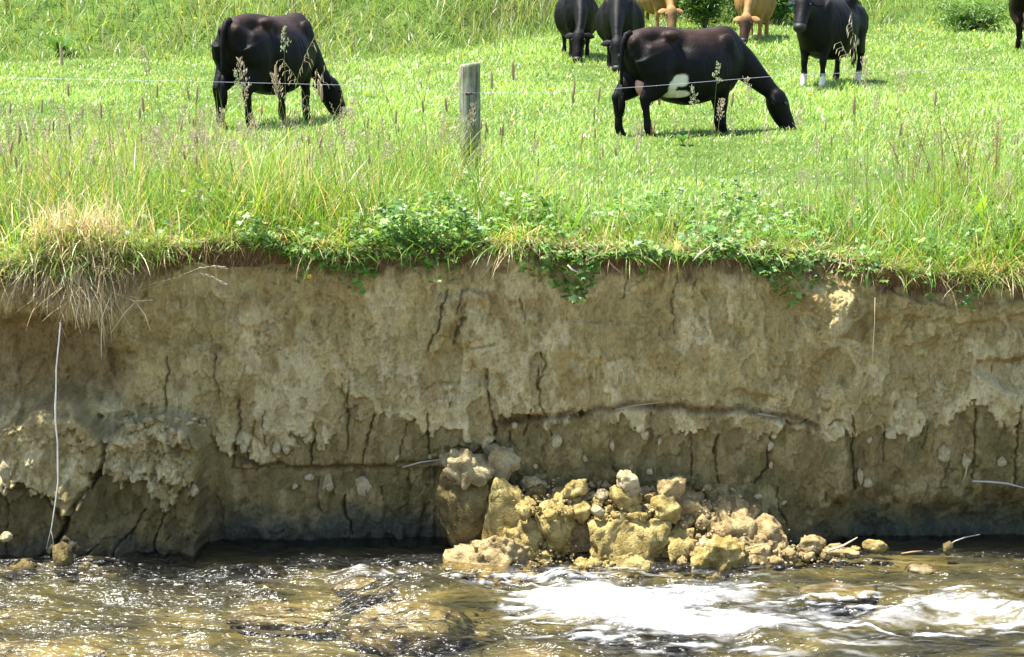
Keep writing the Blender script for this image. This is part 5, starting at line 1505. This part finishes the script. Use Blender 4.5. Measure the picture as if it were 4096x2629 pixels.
sv = []; sc_ = []; sq_ = []; st_ = []; sn_ = 0
def mesh_arrays(me):
    n = len(me.vertices); a = np.zeros(n * 3, np.float32); me.vertices.foreach_get("co", a)
    cc = np.zeros(n * 4, np.float32); me.color_attributes["Col"].data.foreach_get("color", cc)
    me.calc_loop_triangles(); t = np.zeros(len(me.loop_triangles) * 3, np.int32); me.loop_triangles.foreach_get("vertices", t)
    return a.reshape(-1, 3), cc.reshape(-1, 4)[:, :3], t.reshape(-1, 3)
TA = {k: [[mesh_arrays(m_) for m_ in tr] for tr in tt_] for k, tt_ in TEMPL.items()}
for k in range(480):
    kd = rnd.choice(['fog', 'fog', 'fog', 'rye', 'rye', 'brome', 'foxtail'])
    u = rnd.choice([rnd.uniform(-350, 1500), rnd.uniform(-350, 2300), rnd.uniform(3100, 4400), rnd.uniform(2200, 3300)])
    Y = rnd.uniform(14.5, 18.8); X = (u - 2048) * (Y * _ct + .3) / FPX
    h0, _ = tall_factor(np.array([X]), np.array([Y])); h = float(h0[0]) * rnd.uniform(.75, 1.35)
    if h < .15: continue
    zb = float(ground_z(X, Y)) - .01; an = rnd.uniform(0, 6.28); ca_, sa_ = math.cos(an), math.sin(an); w_ = max(.5, min(1, h * 1.3))
    for (a, cc, t) in TA[kd][rnd.randrange(4)]:
        q = np.stack([(a[:, 0] * ca_ - a[:, 1] * sa_) * w_ + X, (a[:, 0] * sa_ + a[:, 1] * ca_) * w_ + Y, a[:, 2] * h + zb], 1)
        sv.append(q); sc_.append(cc); st_.append(t + sn_); sn_ += len(a)
sg = mobj("seeding_grass", mixed_mesh("seeding_grass", np.concatenate(sv), [], np.concatenate(st_), mat=M['straw'], col=np.concatenate(sc_))); tag(sg, "haze of seeding grass heads through the long grass", kind="stuff")

# ------------------------------------------------------------------ dock plants with rusty seed spikes
def dock(u, v, Y, label, spikes, leaves=2, seed=0):
    r_ = random.Random(seed)
    X = (u - 2048) * (Y * _ct + .3) / FPX; zb = float(ground_z(X, Y)); H0 = atY(u, v, Y).z - zb
    root = empty("dock_plant", (X, Y, zb - .01)); tag(root, label, "plant", "dock plants at the bank top")
    for s in range(spikes):
        an = r_.uniform(0, 6.28); ln = r_.uniform(.02, .35); pts = curve_pts(H0 * r_.uniform(.65, 1.05), ln, r_.uniform(.0, .5), 8)
        pts = [Vector((p.x * math.cos(an), p.x * math.sin(an) * .6, p.z)) for p in pts]
        st = MB(); st.tube(pts, [.004, .0036, .0032, .003, .0026, .0022, .0018, .001], 5)
        so = mobj("stem", st.mesh("stem", M['straw'], True, colarr(len(st.v), (0.26, 0.16, 0.06))), root)
        hd = MB()
        for q in range(70):
            p, t = along(pts, r_.uniform(.42, 1.0)); a = r_.uniform(0, 6.28)
            hd.ball(p + Vector((math.cos(a), math.sin(a), r_.uniform(-.5, .5))) * r_.uniform(.004, .011), r_.uniform(.0025, .0045), 4, 3)
        mobj("seed_head", hd.mesh("seed_head", M['straw'], True, colarr(len(hd.v), r_.choice([(0.34, 0.17, 0.06), (0.40, 0.24, 0.08), (0.28, 0.13, 0.05)]))), so)
    for q in range(leaves):
        big_leaf(root, Vector((0, 0, .02)), r_.uniform(0, 6.28), r_.uniform(.18, .3), r_.uniform(.02, .035), r_.uniform(.9, 1.3), r_.choice([(0.20, 0.36, 0.04), (0.13, 0.26, 0.05)]))
    return root
def big_leaf(root, p, an, L, w, el, col, name="leaf"):
    lf = MB(); d0 = Vector((math.cos(an), math.sin(an), 0)); sd = Vector((-math.sin(an), math.cos(an), 0))
    rows = []
    for i in range(8):
        t = i / 7; e = el - .9 * t * t
        rows.append(p); p = p + (d0 * math.cos(e) + Vector((0, 0, 1)) * math.sin(e)) * (L / 7)
    wid = [.12, .6, .95, 1.0, .9, .68, .35, .03]
    base = len(lf.v)
    for i, (q, ww) in enumerate(zip(rows, wid)):
        wv = w * ww * (1 + .10 * math.sin(i * 2.3))
        lf.v += [q - sd * wv + Vector((0, 0, .25 * wv)), q, q + sd * wv + Vector((0, 0, .25 * wv))]
    for i in range(7):
        a = base + 3 * i; lf.f += [(a, a + 1, a + 4, a + 3), (a + 1, a + 2, a + 5, a + 4)]
    return mobj(name, lf.mesh(name, M['leaf'], True, colarr(len(lf.v), col)), root)
dock(3640, 400, 17.2, "rusty dock with several seed spikes right of the alert cow", 5, 2, 1)
dock(3780, 330, 17.0, "tallest rusty dock spike cluster at the right", 4, 2, 2)
dock(3870, 420, 16.6, "rusty dock standing upright between the other docks at right", 4, 1, 3)
dock(3980, 390, 17.2, "rusty dock nearest the right edge", 4, 2, 4)
dock(60, 380, 17.6, "rusty dock among grass at the far left", 3, 1, 5)
dock(1900, 470, 17.6, "short rusty dock beside the fence post", 2, 1, 6)
def leafy(u, v, Y, label, specs):
    X = (u - 2048) * (Y * _ct + .3) / FPX; zb = float(ground_z(X, Y)); root = empty("broadleaf_plant", (X, Y, zb)); tag(root, label, "plant", "broad-leaved plants on the bank top")
    for an, L, w, el, c in specs: big_leaf(root, Vector((0, 0, .04)), an, L, w, el, c)
leafy(3905, 720, 15.6, "broad upright lime dock leaf near the right edge", [(-1.2, .34, .05, 1.35, (0.26, 0.42, 0.03)), (-2.3, .26, .04, 1.2, (0.22, 0.36, 0.14)), (.4, .2, .035, .9, (0.16, .3, .05))])
leafy(2290, 870, 14.9, "plantain tuft with long ribbed leaves at the lip, middle", [(-2.2, .30, .018, 1.25, (0.19, 0.34, 0.07)), (-1.9, .26, .016, .9, (0.24, 0.36, 0.12)), (-.8, .32, .018, 1.2, (0.17, .33, .05)), (.3, .3, .016, 1.1, (0.16, .31, .05)), (2.4, .25, .016, 1.2, (0.16, .3, .05))])
leafy(1620, 690, 16.4, "pale broad dock leaves left of the post", [(-1.6, .30, .05, .9, (0.24, 0.36, 0.16)), (-.3, .26, .05, .7, (0.28, 0.38, 0.2)), (-2.8, .28, .045, .8, (0.2, 0.33, 0.12)), (1, .25, .04, 1.0, (0.15, .3, .06))])
leafy(1250, 640, 16.8, "pale broad leaves in front of the left cow", [(-1.2, .26, .04, .8, (0.28, 0.38, 0.2)), (-2.5, .22, .035, .6, (0.24, 0.35, 0.16)), (0, .22, .035, .9, (0.18, .3, .08))])
leafy(2050, 820, 15.2, "dark green leafy clump right of the post base", [(-1.5, .2, .03, .8, (0.08, 0.18, 0.05)), (-.6, .22, .03, .9, (0.09, 0.2, 0.05)), (-2.6, .2, .03, .8, (0.10, 0.2, 0.05)), (.6, .2, .03, 1, (0.08, .18, .04)), (2.6, .2, .03, 1, (0.08, .18, .04))])
leafy(240, 205, 37.8, "dark dock clump at the foot of the rank grass, left", [(a, .5, .07, .9 + .2 * math.sin(a * 3), (0.07, .16, .03)) for a in np.linspace(0, 5.8, 9)])
leafy(2730, 520, 22.6, "small dark weed under the white-bellied cow", [(a, .18, .03, .7, (0.07, .17, .03)) for a in np.linspace(0, 5.8, 7)])

# ------------------------------------------------------------------ hanging tussock and stalk, left
root = empty("hanging_tussock", (-2.98, float(edge_y(-2.98)) - .05, float(ground_z(-2.98, 14.3)) + .03)); tag(root, "dry straw tussock hanging over the edge at the left", "tussock")
def tuft(name, n, cols, spreadx, Lr, lean, curl, w, mat, seed_z):
    q = Plants()
    P = np.stack([rng.normal(0, spreadx, n), rng.uniform(-.10, .06, n), rng.normal(seed_z, .07, n)], 1)
    c = colmix(n, cols); q.blades(P, rng.normal(-1.3, 1.1, n), rng.uniform(*Lr, n), rng.uniform(*w, n), rng.uniform(*lean, n), rng.uniform(*curl, n), c, c * 1.1, 4)
    return tag(mobj(name, q.mesh(name, M[mat]), root), kind='stuff')
tuft("straw", 520, [(0.62, 0.50, 0.28), (0.70, 0.60, 0.38), (0.50, 0.38, 0.18)], .22, (.10, .34), (-.6, 1.8), (-1.0, 2.0), (.005, .011), 'straw', .10)
tuft("straw", 520, [(0.62, 0.50, 0.28), (0.70, 0.60, 0.38), (0.55, 0.42, 0.22)], .17, (.12, .36), (.1, 2.2), (-.4, 1.8), (.004, .009), 'straw', -.02)
tuft("straw", 300, STRAW + [(0.66, 0.58, 0.40)], .13, (.2, .42), (1.6, 2.5), (.1, .9), (.004, .007), 'straw', -.18)
tuft("green_blades", 520, GREEN + LIME, .30, (.15, .42), (.2, 1.5), (.3, 1.6), (.004, .008), 'blade', .0)
tuft("root_mat", 420, [(0.20, 0.13, 0.07), (0.26, 0.19, 0.11), (0.15, 0.1, 0.06)], .35, (.12, .35), (2.0, 3.0), (-.2, .6), (.002, .0045), 'straw', -.13)
for k, pts in enumerate([[(300, 880), (330, 900), (395, 945)], [(370, 1140), (460, 1175), (540, 1190)], [(180, 930), (150, 990), (140, 1015)], [(540, 1210), (500, 1250), (445, 1330)], [(540, 1205), (580, 1260), (602, 1322)], [(260, 1100), (300, 1130), (350, 1160)], [(470, 1180), (540, 1205), (612, 1200)]]):
    mb = MB(); P3 = [atY(u, v, 14.0) for u, v in pts]; mb.tube(P3, [.004, .0048, .003], 5)
    st = mobj("dry_stem", mb.mesh("dry_stem", M['straw'], True, colarr(len(mb.v), (0.66, 0.58, 0.42)))); st.parent = root; st.matrix_parent_inverse = Matrix.Translation(-root.location)
mb = MB(); pts = [(242, 1290), (236, 1360), (225, 1470), (224, 1560), (221, 1620), (222, 1690), (230, 1770), (231, 1860), (232, 1930), (220, 2020), (206, 2110), (185, 2195)]
mb.tube([atY(u, v, 13.82) for u, v in pts], [.005, .005, .005, .0055, .0068, .0055, .0055, .006, .005, .0042, .003, .0014], 6)
mb.tube([atY(u, v, 13.82) for u, v in [(204, 2120), (212, 2160), (219, 2210)]], [.002, .0018, .001], 5)
hs_o = mobj("hanging_stalk", mb.mesh("hanging_stalk", M['straw'], True, colarr(len(mb.v), (0.82, 0.79, 0.72)))); tag(hs_o, "long pale dead stalk hanging straight down in front of the left block", "dead stalk")
for k, (pts, Y, r, c, lab) in enumerate([
    ([(1080, 1120), (700, 1110), (560, 1160), (480, 1195)], 0, 0, None, None),
    ([(3500, 1190), (3498, 1300), (3492, 1400), (3490, 1540)], 14.22, .0022, (0.55, .46, .3), "thin pale root hanging down the right of the face"),
    ([(3490, 1655), (3478, 1675), (3460, 1697)], 14.25, .003, (0.5, .42, .26), "short bent rootlet stuck to the face at right"),
    ([(3315, 2203), (3370, 2185), (3430, 2150)], 13.86, .008, (0.6, .52, .38), "pale broken stick lying at the right end of the pile"),
    ([(3605, 2215), (3650, 2208), (3690, 2204)], 13.92, .006, (0.45, .3, .16), "red-brown stick floating in the shallows"),
    ([(3790, 2185), (3820, 2165), (3860, 2150), (3920, 2138)], 14.15, .005, (0.5, .46, .38), "thin grey stick in the dark undercut"),
    ([(3890, 1925), (3960, 1928), (4030, 1935), (4120, 1958)], 14.28, .008, (0.48, .44, .38), "grey root poking out of the face at the right edge"),
    ([(3870, 1860), (3862, 1900), (3850, 1940)], 14.3, .006, (0.45, .36, .18), "flat straw hanging on the lower right of the face"),
    ([(1925, 1115), (1950, 1080), (1990, 1035), (2030, 1005)], 14.3, .0035, (0.42, .34, .2), "thin slanting root above the split clay sliver"),
    ([(2270, 1060), (2285, 1078), (2310, 1088), (2335, 1088)], 14.22, .008, (0.62, .55, .45), "thick pale curved root below the lip, right of centre"),
    ([(2435, 1045), (2455, 1068), (2485, 1092)], 14.22, .006, (0.5, .28, .26), "pinkish stem hanging below the lip, right of centre"),
    ([(2770, 1045), (2795, 1020), (2840, 985)], 14.2, .006, (0.62, .55, .45), "pale straw slanting across the lip at right"),
    ([(1610, 1870), (1680, 1850), (1790, 1835)], 14.28, .006, (0.42, .38, .3), "grey root along the lower seam left of the column"),
    ([(2460, 1640), (2540, 1622), (2660, 1608)], 14.32, .006, (0.35, .28, .18), "dark root along the upper seam in the middle"),
    ([(3030, 1655), (3070, 1662), (3110, 1668)], 14.32, .010, (0.3, .25, .16), "stub of dark wood in the upper seam at right"),
    ([(2960, 2200), (3040, 2180), (3110, 2165)], 13.83, .003, (0.62, .5, .28), "thin straw lying on the broad brown slab")]):
    if lab is None: continue
    mb = MB(); mb.tube([atY(u, v, Y) for u, v in pts], [r * .8] + [r] * (len(pts) - 2) + [r * .5], 6)
    o = mobj("dead_twig", mb.mesh("dead_twig", M['straw'], True, colarr(len(mb.v), c))); tag(o, lab, "stick")
# drooping seed stalk hanging right of the tussock
root2 = empty("grass_stalk", atY(470, 1200, 14.0)); tag(root2, "long seeding stalk arching right from the hanging tussock", "grass stalk")
for pts in ([(480, 1195), (560, 1150), (700, 1112), (790, 1075), (850, 1065), (900, 1072)], [(480, 1195), (600, 1150), (720, 1112), (790, 1092), (850, 1108), (905, 1140)]):
    P3 = [atY(u, v, 13.97) - root2.location for u, v in pts]
    mb = MB(); mb.tube(P3, [.002, .002, .002, .0016, .0014, .001], 4); mobj("stem", mb.mesh("stem", M['straw'], True, colarr(len(mb.v), (0.42, .40, .18))), root2)
    mb = MB()
    for q in range(26):
        p, t = along(P3, rnd.uniform(.6, 1.0)); seed_spikelet(mb, p + Vector((0, 0, rnd.uniform(-.006, .006))), t + Vector((0, 0, rnd.uniform(-.5, .3))), .03, .003)
    mobj("seed_head", mb.mesh("seed_head", M['straw'], True, colarr(len(mb.v), (0.62, .54, .36))), root2)

# ------------------------------------------------------------------ fence post and wire
pp = ground_pt(1878, 700); PY = 17.9; PX = (1880 - 2048) * (PY * _ct + .35) / FPX; PZ = float(ground_z(PX, PY))
top_z = atY(1880, 255, PY).z; R_ = (85 / 2) / FPX * (PY * _ct + .3)
m, nt, out = new_mat("weathered_post")
b = N(nt, "ShaderNodeBsdfPrincipled"); setin(b, Roughness=0.9, Specular_IOR_Level=0.15)
mp = mapping(nt, (1, 1, .08)); n1 = tex_noise(nt, mp, 45, 6, .65); mp2 = mapping(nt); n2 = tex_noise(nt, mp2, 7, 5, .6)
r1 = ramp(nt, [(0.32, (0.08, 0.075, 0.06)), (0.5, (0.23, 0.235, 0.17)), (0.7, (0.35, 0.35, 0.27))]); nt.links.new(n1.outputs[0], r1.inputs[0])
r2 = ramp(nt, [(0.42, (0.55, 0.6, 0.4)), (0.6, (1, 1, 1))]); nt.links.new(n2.outputs[0], r2.inputs[0])
mm = mix_rgb(nt, 'MULTIPLY', .8, r1.outputs[0], r2.outputs[0]); nt.links.new(mm.outputs[2], b.inputs['Base Color'])
bp = N(nt, "ShaderNodeBump"); setin(bp, Strength=.6, Distance=.01); nt.links.new(n1.outputs[0], bp.inputs['Height']); nt.links.new(bp.outputs[0], b.inputs['Normal']); nt.links.new(b.outputs[0], out.inputs[0]); M['post'] = m
M['wire'] = mat_simple("galvanised_wire", (0.36, 0.38, 0.42), .35, .1, 20, 0, .6)
M['dark_wire'] = mat_simple("rusty_staple", (0.10, 0.07, 0.05), .6, .3, 40)
root = empty("fence_post", (PX, PY, PZ)); tag(root, "weathered round wooden fence post standing in the long grass", "fence post")
mb = MB(); H1 = top_z - PZ
zs = [-.35, 0, H1 * .3, H1 * .6, H1 - .03, H1 - .008, H1]; rs = [1.02, 1.02, 1.0, .99, .98, .95, .86]
vs = []
nseg = 28
for z_, r0 in zip(zs, rs):
    for k in range(nseg):
        a = 2 * math.pi * k / nseg; rr = R_ * r0 * (1 + .025 * math.sin(3 * a + 1) + .012 * math.sin(9 * a + z_ * 4))
        mb.v.append(Vector((rr * math.cos(a), rr * math.sin(a), z_ + (.012 * math.cos(a) if z_ > H1 - .05 else 0))))
for i in range(len(zs) - 1):
    for k in range(nseg):
        k2 = (k + 1) % nseg; mb.f.append((i * nseg + k, i * nseg + k2, (i + 1) * nseg + k2, (i + 1) * nseg + k))
mb.f.append(tuple((len(zs) - 1) * nseg + k for k in range(nseg)))
mobj("shaft", mb.mesh("shaft", M['post']), root)
mb = MB()
for a, z0, z1 in ((-1.1, .1, H1 - .02), (-2.2, .35, H1 - .01), (-1.6, .5, H1 - .15)):
    x_, y_ = R_ * math.cos(a), R_ * math.sin(a); mb.tube([(x_, y_, z0), (x_ + .004, y_, (z0 + z1) / 2), (x_ - .002, y_, z1)], [.0012, .0035, .002], 5)
mobj("split", mb.mesh("split", M['dark_wire']), root)
wz = atY(1880, 372, PY).z - PZ
mb = MB(); mb.tube([(-.02, -R_ - .001, wz + .014), (-.012, -R_ - .012, wz + .006), (0, -R_ - .016, wz), (-.012, -R_ - .012, wz - .006), (-.02, -R_ - .001, wz - .014)], .0025, 5)
mobj("staple", mb.mesh("staple", M['dark_wire']), root)
mb = MB(); mb.tube([(-.028, -R_ - .006, wz), (.028, -R_ - .006, wz)], [.010, .010], 8); mb.tube([(-.032, -R_ - .006, wz), (-.026, -R_ - .006, wz)], [.014, .014], 8); mobj("insulator", mb.mesh("insulator", M['hoof']), root)
wy_ = PY - R_ - .006
mb = MB(); wpts = [(-1600, 296), (0, 312), (700, 324), (1350, 340), (1880, 372), (2200, 372), (2600, 345), (3100, 305), (3500, 287), (4096, 268), (5600, 225)]
wp = [atY(u, v, wy_) for u, v in wpts]
# resample smoothly
fine_ = []
for i in range(len(wp) - 1):
    for q in range(6): fine_.append(wp[i].lerp(wp[i + 1], q / 6))
fine_.append(wp[-1])
mb.tube(fine_, .0015, 6)
wo = mobj("fence_wire", mb.mesh("fence_wire", M['wire'])); tag(wo, "single thin fence wire strung past the post", "wire")

# ------------------------------------------------------------------ shrubs behind the tan cows
def shrub(u, v, w, h, label, col, nleaf=2600, seed=0):
    p = ground_pt(u, v); r_ = np.random.default_rng(seed)
    root = empty("shrub", p); tag(root, label, "shrub", "shrubs on the rise")
    st = MB(); tips = []
    for k in range(9):
        a = k * .7 + .3; rr = w * (.2 + .5 * rnd.random()); tip = Vector((rr * math.cos(a), rr * math.sin(a) * .7, h * rnd.uniform(.6, 1)))
        st.tube([(0, 0, -.05), tip * .45 + Vector((0, 0, .1)), tip], [.02, .012, .004], 5); tips.append(tip)
    mobj("branches", st.mesh("branches", M['post']), root)
    q = Plants(); n = nleaf
    c = np.array([tips[i][:] for i in r_.integers(0, len(tips), n)]) * r_.uniform(.35, 1.05, (n, 1)) + r_.normal(0, 1, (n, 3)) * np.array([w * .22, w * .22, h * .12])
    c[:, 2] = np.abs(c[:, 2])
    sh = np.array([[0, 0, 0], [.6, .16, .06], [1.5, 0, -.12], [.6, -.16, .06]]); fc = np.array([[0, 1, 2], [0, 2, 3]])
    q.leaves(sh, fc, c, r_.uniform(0, 6.28, n), r_.uniform(-.9, .7, n), r_.normal(0, .6, n), r_.uniform(.06, .12, n), colmix(n, col))
    f = mobj("foliage", q.mesh("foliage", M['leaf']), root)
DK = [(0.06, 0.13, 0.025), (0.08, 0.17, 0.03), (0.11, 0.21, 0.04)]
shrub(2820, 118, .75, 1.2, "dark green shrub behind and between the two tan cows", DK, 3200, 1)
shrub(2960, 90, .8, 1.4, "dark green shrub behind the tan cow with the dark face", DK, 3200, 2)
shrub(3110, 105, .6, 1.1, "dark green shrub behind the alert cow's head", DK, 2400, 3)
shrub(2700, 70, .8, 1.2, "green shrub behind the mostly hidden tan cow", [(0.07, 0.16, 0.03), (0.09, 0.19, 0.03)], 2600, 4)
shrub(3890, 130, 1.0, .6, "low spreading green shrub at the right with shade at its foot", [(0.11, 0.21, 0.045), (0.14, 0.25, 0.06), (0.09, .18, .04)], 2600, 5)
